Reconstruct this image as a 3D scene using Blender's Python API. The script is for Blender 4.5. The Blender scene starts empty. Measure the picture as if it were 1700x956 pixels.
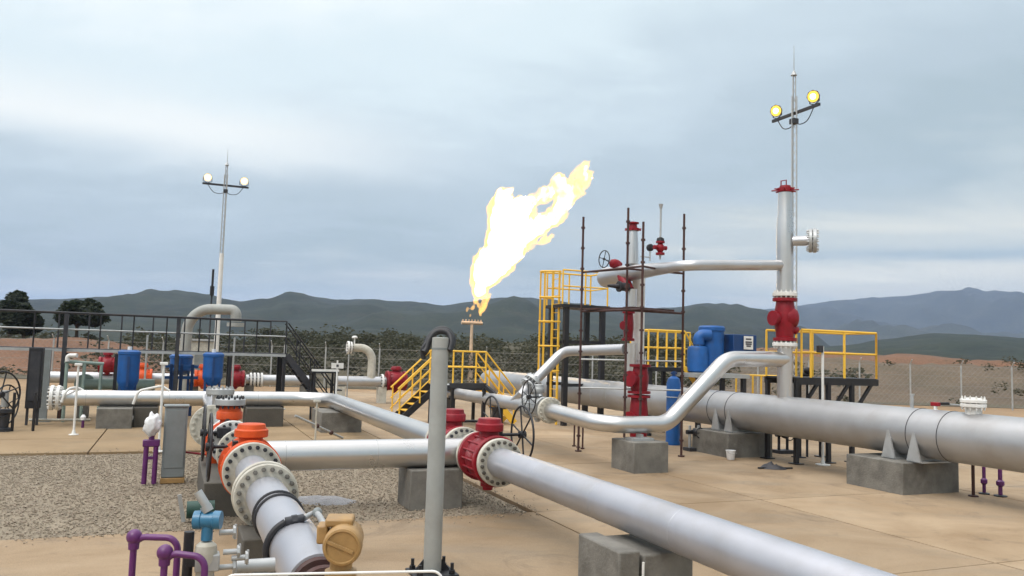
import bpy, math, random
from mathutils import Vector, Matrix, noise

random.seed(7)
S = bpy.context.scene
COL = S.collection
R_ = math.radians
PI = math.pi

# ------------------------------------------------------------------ camera rig
F = 1330.0; CAMH = 2.3; PITCH = R_(4.6); ROLL = R_(1.7)
RM = Matrix.Rotation(PI / 2 + PITCH, 3, 'X') @ Matrix.Rotation(ROLL, 3, 'Z')
cam_d = bpy.data.cameras.new('camera'); cam = bpy.data.objects.new('camera', cam_d); COL.objects.link(cam)
cam.location = (0, 0, CAMH); cam.rotation_euler = RM.to_euler()
cam_d.angle = 2 * math.atan(850 / F); cam_d.clip_start = 0.05; cam_d.clip_end = 20000
S.camera = cam

TH = R_(22.5)
AX = Vector((math.cos(TH), math.sin(TH), 0)); BX = Vector((-math.sin(TH), math.cos(TH), 0)); ZX = Vector((0, 0, 1))

def W(u, v, z=0.0):
    """plant grid (u across, v away, z up) to world"""
    p = AX * u + BX * v; return Vector((p.x, 11.6 + p.y, z))
def ray(x, y): return RM @ Vector(((x - 850) / F, -(y - 478) / F, -1))
def P(x, y, h):
    d = ray(x, y); t = (h - CAMH) / d.z; return Vector((d.x * t, d.y * t, h))
def D(x, y, Y):
    d = ray(x, y); t = Y / d.y; return Vector((d.x * t, Y, CAMH + d.z * t))
def pr(q):
    c = RM.transposed() @ (Vector(q) - Vector((0, 0, CAMH))); return 850 + F * c.x / -c.z, 478 - F * c.y / -c.z
def UV(q): return (q.x * AX.x + (q.y - 11.6) * AX.y, q.x * BX.x + (q.y - 11.6) * BX.y)
def bis(fn, lo, hi, target):
    flo = fn(lo) - target
    for _ in range(50):
        m = (lo + hi) / 2; fm = fn(m) - target
        if (fm > 0) == (flo > 0): lo, flo = m, fm
        else: hi = m
    return (lo + hi) / 2
def Uat(v, px, h): return bis(lambda u: pr(W(u, v, h))[0], -30, 30, px)
def Vat(u, px, h): return bis(lambda v: pr(W(u, v, h))[0], -4 if u > 0 else -3, 40, px)
def Zat(q, py):    # height over the ground point q that shows at picture row py
    return bis(lambda z: pr((q[0], q[1], z))[1], -5, 60, py)

# ------------------------------------------------------------------ materials
def nn(nt, t, **kw):
    n = nt.nodes.new(t)
    for k, v in kw.items():
        if k in n.inputs: n.inputs[k].default_value = v
        else: setattr(n, k, v)
    return n
def mat(name, col, rough=.5, metal=0., var=.18, scale=3., bump=.0, bscale=60., dirt=None, dirt_amt=.35, dscale=1.3, coat=0., spec=.5, rvar=.1):
    m = bpy.data.materials.new(name); m.use_nodes = True; nt = m.node_tree; L = nt.links.new
    b = nt.nodes['Principled BSDF']
    b.inputs['Metallic'].default_value = metal; b.inputs['Specular IOR Level'].default_value = spec
    if coat: b.inputs['Coat Weight'].default_value = coat; b.inputs['Coat Roughness'].default_value = .25
    g = nn(nt, 'ShaderNodeNewGeometry')
    n1 = nn(nt, 'ShaderNodeTexNoise', Scale=scale, Detail=6., Roughness=.6); L(g.outputs['Position'], n1.inputs['Vector'])
    r1 = nn(nt, 'ShaderNodeMapRange'); r1.inputs['From Min'].default_value = .3; r1.inputs['From Max'].default_value = .7
    r1.inputs['To Min'].default_value = 1 - var; r1.inputs['To Max'].default_value = 1 + var; L(n1.outputs['Fac'], r1.inputs['Value'])
    mul = nn(nt, 'ShaderNodeVectorMath', operation='SCALE'); mul.inputs[0].default_value = col; L(r1.outputs[0], mul.inputs['Scale'])
    out = mul.outputs[0]
    if dirt:
        n2 = nn(nt, 'ShaderNodeTexNoise', Scale=dscale, Detail=8., Roughness=.68); L(g.outputs['Position'], n2.inputs['Vector'])
        r2 = nn(nt, 'ShaderNodeMapRange'); r2.inputs['From Min'].default_value = .48; r2.inputs['From Max'].default_value = .72
        r2.inputs['To Min'].default_value = 0; r2.inputs['To Max'].default_value = dirt_amt; L(n2.outputs['Fac'], r2.inputs['Value'])
        mx = nn(nt, 'ShaderNodeMix', data_type='RGBA'); L(r2.outputs[0], mx.inputs[0]); L(out, mx.inputs[6]); mx.inputs[7].default_value = (*dirt, 1)
        out = mx.outputs[2]
    L(out, b.inputs['Base Color'])
    r3 = nn(nt, 'ShaderNodeMapRange'); r3.inputs['From Min'].default_value = .3; r3.inputs['From Max'].default_value = .7
    r3.inputs['To Min'].default_value = max(.03, rough - rvar); r3.inputs['To Max'].default_value = min(1, rough + rvar)
    L(n1.outputs['Fac'], r3.inputs['Value']); L(r3.outputs[0], b.inputs['Roughness'])
    if bump:
        n3 = nn(nt, 'ShaderNodeTexNoise', Scale=bscale, Detail=4.); L(g.outputs['Position'], n3.inputs['Vector'])
        bp = nn(nt, 'ShaderNodeBump', Strength=bump, Distance=.02); L(n3.outputs['Fac'], bp.inputs['Height']); L(bp.outputs[0], b.inputs['Normal'])
    return m
def emit(name, col, strength):
    m = bpy.data.materials.new(name); m.use_nodes = True; nt = m.node_tree
    nt.nodes.remove(nt.nodes['Principled BSDF'])
    e = nn(nt, 'ShaderNodeEmission', Strength=strength); e.inputs['Color'].default_value = (*col, 1)
    nt.links.new(e.outputs[0], nt.nodes['Material Output'].inputs['Surface']); return m

M = dict(
    silver=mat('silver_lagging', (.62, .61, .60), .31, .92, .05, 2.2, 0, 3, (.40, .36, .31), .3, 1.1, rvar=.04),
    silver2=mat('silver_paint', (.52, .52, .53), .38, .75, .06, 2.0, 0, 6, (.33, .30, .26), .34, 1.3, rvar=.05),
    grey=mat('grey_pipe_paint', (.43, .435, .47), .38, .55, .06, 2.5, .015, 8, (.31, .285, .26), .36, 1.7, rvar=.05),
    bigpipe=mat('dull_aluminium_paint', (.39, .39, .395), .42, .6, .09, 1.2, .03, 10, (.26, .235, .205), .5, 1.0),
    cream=mat('cream_flange_paint', (.50, .475, .405), .55, 0, .14, 6, .05, 40, (.24, .19, .13), .5, 4),
    white=mat('white_paint', (.72, .71, .68), .5, 0, .08, 5, 0, 60, (.45, .40, .33), .35, 4),
    red=mat('red_valve_paint', (.225, .005, .013), .45, 0, .22, 5, .08, 40, (.11, .012, .015), .5, 3.5, spec=.35),
    orange=mat('orange_valve_paint', (.60, .078, .011), .5, 0, .16, 5, .08, 40, (.30, .04, .012), .45, 3.5, spec=.35),
    blue=mat('blue_paint', (.004, .082, .29), .5, 0, .18, 4, .05, 40, (.015, .04, .10), .6, 3),
    navy=mat('dark_blue_paint', (.006, .04, .14), .5, 0, .15, 4),
    teal=mat('teal_blue_enamel', (.025, .15, .27), .38, 0, .12, 9, .04, 60, (.02, .08, .12), .4, 9, coat=.2),
    yellow=mat('yellow_paint', (.85, .50, .045), .5, 0, .1, 4, 0, 60, (.45, .26, .06), .35, 4),
    black=mat('black_steel', (.014, .014, .017), .5, .1, .3, 5, .04, 40, (.05, .045, .04), .3, 4),
    dark=mat('dark_grey_steel', (.035, .036, .042), .55, .2, .3, 4, .04, 40, (.09, .07, .06), .3, 4),
    rust=mat('brown_scaffold_steel', (.062, .026, .022), .65, .2, .35, 8, .08, 40, (.13, .10, .09), .4, 5),
    purple=mat('purple_paint', (.105, .016, .115), .42, 0, .16, 8, .05, 40, (.06, .012, .06), .4, 6, coat=.1),
    concrete=mat('plinth_concrete', (.165, .155, .135), .85, 0, .26, 3.5, .45, 30, (.07, .063, .052), .8, 1.7),
    concrete_dark=mat('shaded_stained_concrete', (.085, .076, .062), .88, 0, .2, 2.5, .3, 30, (.07, .06, .05), .55, 1.8),  # base colour darkened to carry a plinth's shadow; the noise blotches are stains
    galv=mat('galvanised_steel', (.42, .43, .43), .5, .5, .12, 6, .03, 40, (.30, .27, .23), .3, 4),
    cabinet=mat('grey_enamel', (.20, .22, .22), .5, 0, .08, 3, .03, 30, (.13, .125, .11), .4, 2.5),
    post=mat('pale_grey_post_paint', (.31, .315, .295), .6, 0, .08, 3, .05, 30, (.22, .20, .17), .4, 2.5),
    ochre=mat('ochre_enamel', (.33, .195, .07), .5, 0, .2, 9, .05, 60, (.25, .14, .05), .45, 8, coat=.1),
    rubber=mat('black_rubber', (.016, .016, .019), .55, 0, .25, 8),
    green=mat('dark_green_paint', (.02, .065, .05), .55, 0, .2, 5),
    palegreen=mat('pale_green_paint', (.24, .31, .27), .55, 0, .15, 5),
    plastic=mat('white_plastic_wrap', (.75, .74, .74), .35, 0, .1, 20, .4, 30),
    flarepole=mat('flare_pole_paint', (.62, .44, .30), .6, 0, .12, 3),
    lampyel=emit('yellow_lamp_glass', (1.0, .62, .10), 1.3), bulbyel=emit('yellow_lamp_bulb', (1.0, .86, .42), 6.0), bulbwht=emit('white_lamp_bulb', (1.0, .9, .72), 12.0),
    lampwht=emit('warm_white_lamp_glass', (1.0, .70, .34), 2.2),
    ink=mat('dark_print', (.06, .06, .07), .6),
)

# ------------------------------------------------------------------ mesh builder
def frame_of(ax):
    ax = Vector(ax).normalized()
    ref = Vector((0, 0, 1)) if abs(ax.z) < .9 else Vector((1, 0, 0))
    e1 = ax.cross(ref).normalized(); e2 = ax.cross(e1).normalized()
    return ax, e1, e2
class MB:
    def __init__(s): s.v = []; s.f = []
    def add(s, vs, fs):
        o = len(s.v); s.v += [Vector(p) for p in vs]; s.f += [tuple(i + o for i in f) for f in fs]; return s
    def lathe(s, c, ax, prof, n=28, close=True):
        """profile [(t along axis, radius)]"""
        c = Vector(c); ax, e1, e2 = frame_of(ax); vs = []; fs = []
        for t, r in prof:
            for k in range(n):
                a = 2 * PI * k / n; vs.append(c + ax * t + e1 * (r * math.cos(a)) + e2 * (r * math.sin(a)))
        m = len(prof)
        for i in range(m - 1):
            for k in range(n):
                k2 = (k + 1) % n; fs.append((i * n + k, i * n + k2, (i + 1) * n + k2, (i + 1) * n + k))
        if close:
            fs.append(tuple(range(n))[::-1]); fs.append(tuple((m - 1) * n + k for k in range(n)))
        return s.add(vs, fs)
    def cyl(s, p, q, r, r2=None, n=20):
        p = Vector(p); q = Vector(q); return s.lathe(p, q - p, [(0, r), ((q - p).length, r if r2 is None else r2)], n)
    def tube(s, pts, r, n=14, cap=True):
        pts = [Vector(p) for p in pts]; m = len(pts); rs = r if isinstance(r, (list, tuple)) else [r] * m
        tang = []
        for i in range(m):
            t = Vector((0, 0, 0))
            if i: t += (pts[i] - pts[i - 1]).normalized()
            if i < m - 1: t += (pts[i + 1] - pts[i]).normalized()
            tang.append(t.normalized())
        ax, e1, e2 = frame_of(tang[0]); vs = []; fs = []
        for i in range(m):
            if i:
                q = tang[i - 1].rotation_difference(tang[i]); e1 = q @ e1; e2 = q @ e2
            for k in range(n):
                a = 2 * PI * k / n; vs.append(pts[i] + e1 * (rs[i] * math.cos(a)) + e2 * (rs[i] * math.sin(a)))
        for i in range(m - 1):
            for k in range(n):
                k2 = (k + 1) % n; fs.append((i * n + k, i * n + k2, (i + 1) * n + k2, (i + 1) * n + k))
        if cap: fs.append(tuple(range(n))[::-1]); fs.append(tuple((m - 1) * n + k for k in range(n)))
        return s.add(vs, fs)
    def box(s, c, size, ax=None):
        c = Vector(c); X, Y, Z = ax or (AX, BX, ZX); hx, hy, hz = [q / 2 for q in size]; vs = []
        for k in range(8):
            vs.append(c + X * (hx if k & 1 else -hx) + Y * (hy if k & 2 else -hy) + Z * (hz if k & 4 else -hz))
        return s.add(vs, [(0, 2, 3, 1), (4, 5, 7, 6), (0, 1, 5, 4), (2, 6, 7, 3), (0, 4, 6, 2), (1, 3, 7, 5)])
    def beam(s, p, q, w, h, up=ZX):
        p = Vector(p); q = Vector(q); d = (q - p); L = d.length; d.normalize()
        x = d.cross(up)
        if x.length < 1e-4: x = AX.copy()
        x.normalize(); y = x.cross(d).normalized()
        return s.box((p + q) / 2, (w, L, h), (x, d, y))
    def ring(s, c, ax, R, r, n=40, k=10):
        c = Vector(c); ax, e1, e2 = frame_of(ax); vs = []; fs = []
        for i in range(n):
            a = 2 * PI * i / n; d = e1 * math.cos(a) + e2 * math.sin(a)
            for j in range(k):
                b = 2 * PI * j / k; vs.append(c + d * (R + r * math.cos(b)) + ax * (r * math.sin(b)))
        for i in range(n):
            for j in range(k):
                i2 = (i + 1) % n; j2 = (j + 1) % k; fs.append((i * k + j, i2 * k + j, i2 * k + j2, i * k + j2))
        return s.add(vs, fs)
    def ball(s, c, r, n=18, m=10, sc=(1, 1, 1)):
        prof = [(-math.cos(PI * i / m) * r, max(1e-3, math.sin(PI * i / m) * r)) for i in range(m + 1)]
        return s.lathe(c, (0, 0, 1), prof, n)
    def prism(s, poly, d):
        """polygon (list of points) pushed along vector d"""
        n = len(poly); poly = [Vector(p) for p in poly]; d = Vector(d)
        vs = poly + [p + d for p in poly]
        fs = [tuple(range(n))[::-1], tuple(range(n, 2 * n))] + [(i, (i + 1) % n, n + (i + 1) % n, n + i) for i in range(n)]
        return s.add(vs, fs)
    def build(s, name, m, parent=None, bevel=0, smooth=True, sharp=38):
        me = bpy.data.meshes.new(name); org = Vector(parent['org']) if parent is not None and 'org' in parent else Vector((0, 0, 0))
        me.from_pydata([p - org for p in s.v], [], s.f); me.update()
        import bmesh
        bm = bmesh.new(); bm.from_mesh(me); bmesh.ops.recalc_face_normals(bm, faces=bm.faces); bm.to_mesh(me); bm.free()
        if smooth: me.shade_smooth(); me.set_sharp_from_angle(angle=R_(sharp))
        me.materials.append(M[m] if isinstance(m, str) else m)
        o = bpy.data.objects.new(name, me); COL.objects.link(o)
        if parent is not None: o.parent = parent; o['org'] = org
        if bevel:
            b = o.modifiers.new('bevel', 'BEVEL'); b.width = bevel; b.segments = 2; b.limit_method = 'ANGLE'; b.angle_limit = R_(40)
        return o
def bend(pts, rad, n=8):
    pts = [Vector(p) for p in pts]; out = [pts[0]]
    for i in range(1, len(pts) - 1):
        a, b, c = pts[i - 1], pts[i], pts[i + 1]; d1 = (a - b).normalized(); d2 = (c - b).normalized()
        ang = d1.angle(d2); t = min(rad / math.tan(ang / 2), (a - b).length * .49, (c - b).length * .49); rr = t * math.tan(ang / 2)
        cen = b + (d1 + d2).normalized() * (rr / math.sin(ang / 2)); s0 = b + d1 * t - cen; s1 = b + d2 * t - cen
        tot = s0.angle(s1); axv = s0.cross(s1).normalized()
        for k in range(n + 1): out.append(cen + Matrix.Rotation(tot * k / n, 3, axv) @ s0)
    out.append(pts[-1]); return out

# ------------------------------------------------------------------ things
def T(name, label, cat, loc, group=None):
    o = bpy.data.objects.new(name, None); COL.objects.link(o); o.empty_display_size = .2
    o.location = loc; o['org'] = Vector(loc); o['label'] = label; o['category'] = cat
    if group: o['group'] = group
    return o
def tag(o, label, cat, group=None):
    o['label'] = label; o['category'] = cat
    if group: o['group'] = group
    return o
def structure(o, kind='structure'): o['kind'] = kind; return o

def flange(par, c, ax, R, th=.07, m='cream', nb=16, boltm='dark', bore=None, proud=.035, bolts=True, br=None):
    """a round flange with its ring of stud bolts as a sub-part"""
    c = Vector(c); axn = Vector(ax).normalized(); e = min(.008, th * .2)
    f = MB().lathe(c, axn, [(-th / 2, R * .55), (-th / 2, R - e), (-th / 2 + e, R), (th / 2 - e, R), (th / 2, R - e), (th / 2, R * .55)], 40).build('flange', m, par)
    if bolts:
        b = MB(); a0, e1, e2 = frame_of(axn); br = br or R * .075
        for k in range(nb):
            a = 2 * PI * (k + .5) / nb; q = c + (e1 * math.cos(a) + e2 * math.sin(a)) * (R * .85)
            b.cyl(q - axn * (th / 2 + proud), q + axn * (th / 2 + proud), br, n=6)
            b.cyl(q - axn * (th / 2 + proud * 1.5), q + axn * (th / 2 + proud * 1.5), br * .55, n=6)
        b.build('bolt_circle', boltm, f)
    return f
def handwheel(par, c, ax, Rw, m='black', stem=None, sp=6, r=None):
    c = Vector(c); axn, e1, e2 = frame_of(ax); r = r or Rw * .04
    w = MB().ring(c, axn, Rw, r, 44, 8); w.lathe(c, axn, [(-Rw * .12, Rw * .13), (Rw * .12, Rw * .13)], 14)
    for k in range(sp):
        a = 2 * PI * k / sp + .3; d = e1 * math.cos(a) + e2 * math.sin(a); w.cyl(c + d * Rw * .1, c + d * Rw * .98, r * .75, n=8)
    h = w.build('handwheel', m, par)
    if stem is not None: MB().cyl(stem, c, Rw * .055, n=12).build('stem', m, h)
    return h
HAZE = .00016; SKY_K = 8.3; EXPO = 0.36
# ================================================================== SETTING
def mesh_obj(name, vs, fs, m, smooth=False):
    me = bpy.data.meshes.new(name); me.from_pydata(vs, [], fs); me.update()
    if smooth: me.shade_smooth()
    me.materials.append(m); o = bpy.data.objects.new(name, me); COL.objects.link(o); return o

def ground_mat(name, c1, c2, c3, s1, s2, bump=.4, bscale=25, rough=.9, speck=0, streak=None, crack=False):
    m = bpy.data.materials.new(name); m.use_nodes = True; nt = m.node_tree; L = nt.links.new; b = nt.nodes['Principled BSDF']
    b.inputs['Roughness'].default_value = rough; b.inputs['Specular IOR Level'].default_value = .3
    g = nn(nt, 'ShaderNodeNewGeometry')
    n1 = nn(nt, 'ShaderNodeTexNoise', Scale=s1, Detail=7., Roughness=.62, Distortion=.6); L(g.outputs['Position'], n1.inputs['Vector'])
    n2 = nn(nt, 'ShaderNodeTexNoise', Scale=s2, Detail=6., Roughness=.7)
    if streak:
        mp = nn(nt, 'ShaderNodeMapping'); mp.inputs['Rotation'].default_value = (0, 0, -TH); mp.inputs['Scale'].default_value = streak
        L(g.outputs['Position'], mp.inputs['Vector']); L(mp.outputs[0], n2.inputs['Vector'])
    else: L(g.outputs['Position'], n2.inputs['Vector'])
    r1 = nn(nt, 'ShaderNodeValToRGB'); r1.color_ramp.elements[0].position = .36; r1.color_ramp.elements[1].position = .66
    r1.color_ramp.elements[0].color = (*c1, 1); r1.color_ramp.elements[1].color = (*c2, 1); L(n1.outputs['Fac'], r1.inputs['Fac'])
    r2 = nn(nt, 'ShaderNodeMapRange'); r2.inputs['From Min'].default_value = .5; r2.inputs['From Max'].default_value = .75; r2.inputs['To Max'].default_value = .75
    L(n2.outputs['Fac'], r2.inputs['Value'])
    mx = nn(nt, 'ShaderNodeMix', data_type='RGBA'); L(r2.outputs[0], mx.inputs[0]); L(r1.outputs[0], mx.inputs[6]); mx.inputs[7].default_value = (*c3, 1)
    out = mx.outputs[2]
    if crack:      # oil and damp stains, then hairline cracks
        n5 = nn(nt, 'ShaderNodeTexNoise', Scale=.9, Detail=8., Roughness=.72, Distortion=1.2); L(g.outputs['Position'], n5.inputs['Vector'])
        r5 = nn(nt, 'ShaderNodeMapRange'); r5.inputs['From Min'].default_value = .54; r5.inputs['From Max'].default_value = .74; r5.inputs['To Max'].default_value = .7; L(n5.outputs['Fac'], r5.inputs['Value'])
        m5 = nn(nt, 'ShaderNodeMix', data_type='RGBA'); L(r5.outputs[0], m5.inputs[0]); L(out, m5.inputs[6]); m5.inputs[7].default_value = (.145, .105, .07, 1); out = m5.outputs[2]
        n6 = nn(nt, 'ShaderNodeTexNoise', Scale=1.4, Detail=5.); L(g.outputs['Position'], n6.inputs['Vector'])
        a6 = nn(nt, 'ShaderNodeMix', data_type='VECTOR'); a6.inputs[0].default_value = .28; L(g.outputs['Position'], a6.inputs[4]); L(n6.outputs['Color'], a6.inputs[5])
        v6 = nn(nt, 'ShaderNodeTexVoronoi', feature='DISTANCE_TO_EDGE', Scale=.42); L(a6.outputs[1], v6.inputs['Vector'])
        r6 = nn(nt, 'ShaderNodeMapRange'); r6.inputs['From Min'].default_value = .002; r6.inputs['From Max'].default_value = .006; r6.inputs['To Min'].default_value = .22; r6.inputs['To Max'].default_value = 0; L(v6.outputs['Distance'], r6.inputs['Value'])
        c6 = nt.nodes.new('ShaderNodeMath'); c6.operation = 'MULTIPLY'; L(r6.outputs[0], c6.inputs[0]); L(r5.outputs[0], c6.inputs[1]); c7 = nt.nodes.new('ShaderNodeMath'); c7.operation = 'MULTIPLY'; L(c6.outputs[0], c7.inputs[0]); c7.inputs[1].default_value = 4.0; m6 = nn(nt, 'ShaderNodeMix', data_type='RGBA'); L(c7.outputs[0], m6.inputs[0]); L(out, m6.inputs[6]); m6.inputs[7].default_value = (.09, .07, .05, 1); out = m6.outputs[2]
    if crack:      # each slab was poured from its own mix
        ri = nn(nt, 'ShaderNodeMapRange'); ri.inputs['To Min'].default_value = .88; ri.inputs['To Max'].default_value = 1.12; L(g.outputs['Random Per Island'], ri.inputs['Value'])
        s7 = nn(nt, 'ShaderNodeVectorMath', operation='SCALE'); L(out, s7.inputs[0]); L(ri.outputs[0], s7.inputs['Scale']); out = s7.outputs[0]
    n4 = nn(nt, 'ShaderNodeTexNoise', Scale=bscale * 3, Detail=3.); L(g.outputs['Position'], n4.inputs['Vector'])
    r4 = nn(nt, 'ShaderNodeMapRange'); r4.inputs['From Min'].default_value = .3; r4.inputs['From Max'].default_value = .7
    r4.inputs['To Min'].default_value = 1 - .12 - speck; r4.inputs['To Max'].default_value = 1.1 + speck; L(n4.outputs['Fac'], r4.inputs['Value'])
    sc = nn(nt, 'ShaderNodeVectorMath', operation='SCALE'); L(out, sc.inputs[0]); L(r4.outputs[0], sc.inputs['Scale']); L(sc.outputs[0], b.inputs['Base Color'])
    n3 = nn(nt, 'ShaderNodeTexNoise', Scale=bscale, Detail=6., Roughness=.65); L(g.outputs['Position'], n3.inputs['Vector'])
    bp = nn(nt, 'ShaderNodeBump', Strength=bump, Distance=.03); L(n3.outputs['Fac'], bp.inputs['Height']); L(bp.outputs[0], b.inputs['Normal'])
    return m
m_slab = ground_mat('slab_concrete', (.25, .172, .099), (.362, .268, .172), (.212, .177, .134), .5, .55, .15, 30, .8, .04, (.4, 1.3, 1), crack=True)
m_slab2 = ground_mat('far_slab_concrete', (.24, .165, .09), (.315, .225, .13), (.185, .145, .095), .4, .7, .12, 30, .85, .03, (.5, 1, 1))
m_earth = ground_mat('dry_earth', (.24, .155, .085), (.33, .22, .125), (.22, .17, .105), .12, .4, .6, 4, .95, .1)
m_gravelbase = ground_mat('gravel_dust', (.235, .195, .142), (.29, .24, .175), (.205, .175, .13), 1.2, 3.0, .6, 40, .95, .2)
m_bank = ground_mat('brown_earth_bank', (.095, .072, .05), (.145, .105, .07), (.075, .066, .042), .10, .22, 1., 2, .95, .15)
m_spoil = ground_mat('red_spoil', (.145, .078, .047), (.195, .10, .058), (.10, .075, .05), .12, .3, 1., 2, .95, .15)
m_field = ground_mat('scrub_field', (.06, .054, .034), (.095, .08, .05), (.04, .044, .026), .06, .03, 1., 1, .95, .2)

G = 4300.0
g_o = structure(mesh_obj('ground', [(-G, -300, -.09), (G, -300, -.09), (G, G, -.09), (-G, G, -.09)], [(0, 1, 2, 3)], m_earth))
f_o = structure(mesh_obj('scrub_field', [(-900, 47, -.07), (900, 47, -.07), (900, 1200, -.07), (-900, 1200, -.07)], [(0, 1, 2, 3)], m_field))

# concrete slabs: boxes laid with open joints
def slabs(name, us, vs_, m, skip=lambda u, v: False, top=0.0):
    b = MB(); gap = .028
    for i in range(len(us) - 1):
        for j in range(len(vs_) - 1):
            u0, u1, v0, v1 = us[i], us[i + 1], vs_[j], vs_[j + 1]
            if skip((u0 + u1) / 2, (v0 + v1) / 2): continue
            dz = random.uniform(-.003, .003)
            b.box(W((u0 + u1) / 2, (v0 + v1) / 2, -.06 + top + dz), (u1 - u0 - gap, v1 - v0 - gap, .12))
    return structure(b.build(name, m, bevel=.006))
GV0, GV1, GU1 = .12, 8.0, .5
slabs('concrete_paving', [-20, -14, -8, -2.9, GU1, 4.6, 9.2, 13.8, 19, 26], [-16, -9, -4.02, GV0, 4.6, 9.2, 14, 19, 25, 32], m_slab,
      skip=lambda u, v: u < GU1 and v > GV0)
slabs('far_concrete_paving', [-26, -21, -16, -11, -6, -1.2, GU1], [GV1, 10.6, 14.4, 19, 24, 30], m_slab2)
structure(MB().box(W((-26 + GU1) / 2, (GV0 + GV1) / 2, -.09), (26 + GU1 - .04, GV1 - GV0 - .04, .08)).build('gravel_base', m_gravelbase))

# loose gravel stones
def stones():
    vs = []; fs = []
    def stone(p, r):
        o = len(vs); rot = Matrix.Rotation(random.uniform(0, 6.28), 3, 'Z') @ Matrix.Rotation(random.uniform(-.6, .6), 3, 'X')
        sx, sy, sz = r * random.uniform(.8, 1.4), r * random.uniform(.7, 1.1), r * random.uniform(.5, .9)
        for q in ((1, 0, .1), (.1, 1, -.1), (-1, .1, .1), (-.1, -1, 0), (.2, .1, 1), (0, 0, -1)):
            d = rot @ Vector((q[0] * sx, q[1] * sy, q[2] * sz)); vs.append((p.x + d.x, p.y + d.y, p.z + d.z))
        for f in ((0, 1, 4), (1, 2, 4), (2, 3, 4), (3, 0, 4), (1, 0, 5), (2, 1, 5), (3, 2, 5), (0, 3, 5)): fs.append(tuple(i + o for i in f))
    for _ in range(62000):
        u = random.uniform(-13, GU1 - .03); v = random.uniform(GV0 + .03, GV1 - .03)
        if u < -6 and v < 1 and random.random() < .3: continue
        stone(W(u, v, -.052 + random.uniform(0, .02)), random.choice((.007, .009, .011, .013, .016, .022)))
    for _ in range(1600):      # stones kicked out over the slab edge
        d = min(.5, random.expovariate(9)); 
        p = W(random.uniform(-13, GU1), GV0 - d, .006) if random.random() < .6 else (W(GU1 + d, random.uniform(GV0, GV1), .006) if random.random() < .4 else W(random.uniform(-13, GU1), GV1 + d, .006))
        stone(p, random.choice((.006, .008, .011, .015)))
    m = bpy.data.materials.new('gravel_stone'); m.use_nodes = True; nt = m.node_tree; b = nt.nodes['Principled BSDF']; b.inputs['Roughness'].default_value = .9
    gi = nn(nt, 'ShaderNodeNewGeometry'); cr = nn(nt, 'ShaderNodeValToRGB')
    for e, c in ((0, (.20, .165, .12, 1)), (1, (.315, .27, .21, 1))): cr.color_ramp.elements[e].color = c
    e = cr.color_ramp.elements.new(.45); e.color = (.25, .205, .15, 1); e = cr.color_ramp.elements.new(.75); e.color = (.285, .225, .17, 1)
    nt.links.new(gi.outputs['Random Per Island'], cr.inputs['Fac']); nt.links.new(cr.outputs[0], b.inputs['Base Color'])
    return mesh_obj('gravel', vs, fs, m)
structure(stones(), 'stuff')
# a low heap of pale grey grit left on the gravel
def heap(name, c, rx, ry, h, m):
    vs = [(c.x, c.y, h)]; fs = []; nr, na = 7, 22
    for i in range(1, nr + 1):
        t = i / nr
        for k in range(na):
            a = 2 * PI * k / na; w = 1 + .25 * noise.noise((math.cos(a) * 2, math.sin(a) * 2, c.x))
            x = c.x + math.cos(a) * rx * t * w; y = c.y + math.sin(a) * ry * t * w
            vs.append((x, y, -.06 + (h + .06) * (1 - t * t) * (1 + .35 * noise.noise((x * 7, y * 7, 0)))))
    for k in range(na): fs.append((0, 1 + k, 1 + (k + 1) % na))
    for i in range(nr - 1):
        for k in range(na): a0 = 1 + i * na; fs.append((a0 + k, a0 + na + k, a0 + na + (k + 1) % na, a0 + (k + 1) % na))
    return mesh_obj(name, vs, fs, m, True)
m_grit = ground_mat('grey_grit', (.25, .25, .26), (.33, .33, .34), (.27, .25, .22), 3, 5, 1, 30, .95, .15)
structure(heap('grit_heap', P(535, 826, 0), .55, .36, .02, m_grit), 'stuff')

# ---- earth banks behind the fence
def bank(name, x0, x1, y0, y1, hfn, m, nx=90, ny=26, seed=0):
    vs = []; fs = []
    for j in range(ny + 1):
        t = j / ny
        for i in range(nx + 1):
            x = x0 + (x1 - x0) * i / nx; y = y0 + (y1 - y0) * t + 2 * noise.noise((x * .07, seed, 0))
            e = min(1, min(i, nx - i) / (nx * .14)); e = e * e * (3 - 2 * e)
            s = min(1, t / .45); s = s * s * (3 - 2 * s); b = 1 - max(0, (t - .6) / .4) ** 2
            z = hfn(x) * s * b * e + (.5 * noise.noise((x * .25, y * .25, seed)) + .25 * noise.noise((x * .8, y * .8, seed))) * s * e
            vs.append((x, y, z - .1))
    for j in range(ny):
        for i in range(nx): a = j * (nx + 1) + i; fs.append((a, a + 1, a + nx + 2, a + nx + 1))
    return structure(mesh_obj(name, vs, fs, m, True))
bank('earth_bank', 12, 92, 50, 84, lambda x: 2.55 + .25 * math.sin(x * .12), m_bank, seed=3)
bank('spoil_crest', 14, 110, 66, 96, lambda x: 2.95 + .9 * math.exp(-((x - 27) / 5) ** 2) + .3 * math.sin(x * .2), m_spoil, seed=13)
bank('red_spoil_bank', -62, -24, 52, 78, lambda x: 1.9 + .5 * math.sin(x * .3), m_spoil, seed=8)
bank('scrub_slope', -34, 30, 62, 150, lambda x: 3.1 + .5 * math.sin(x * .11 + 1), m_field, seed=5)

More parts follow.
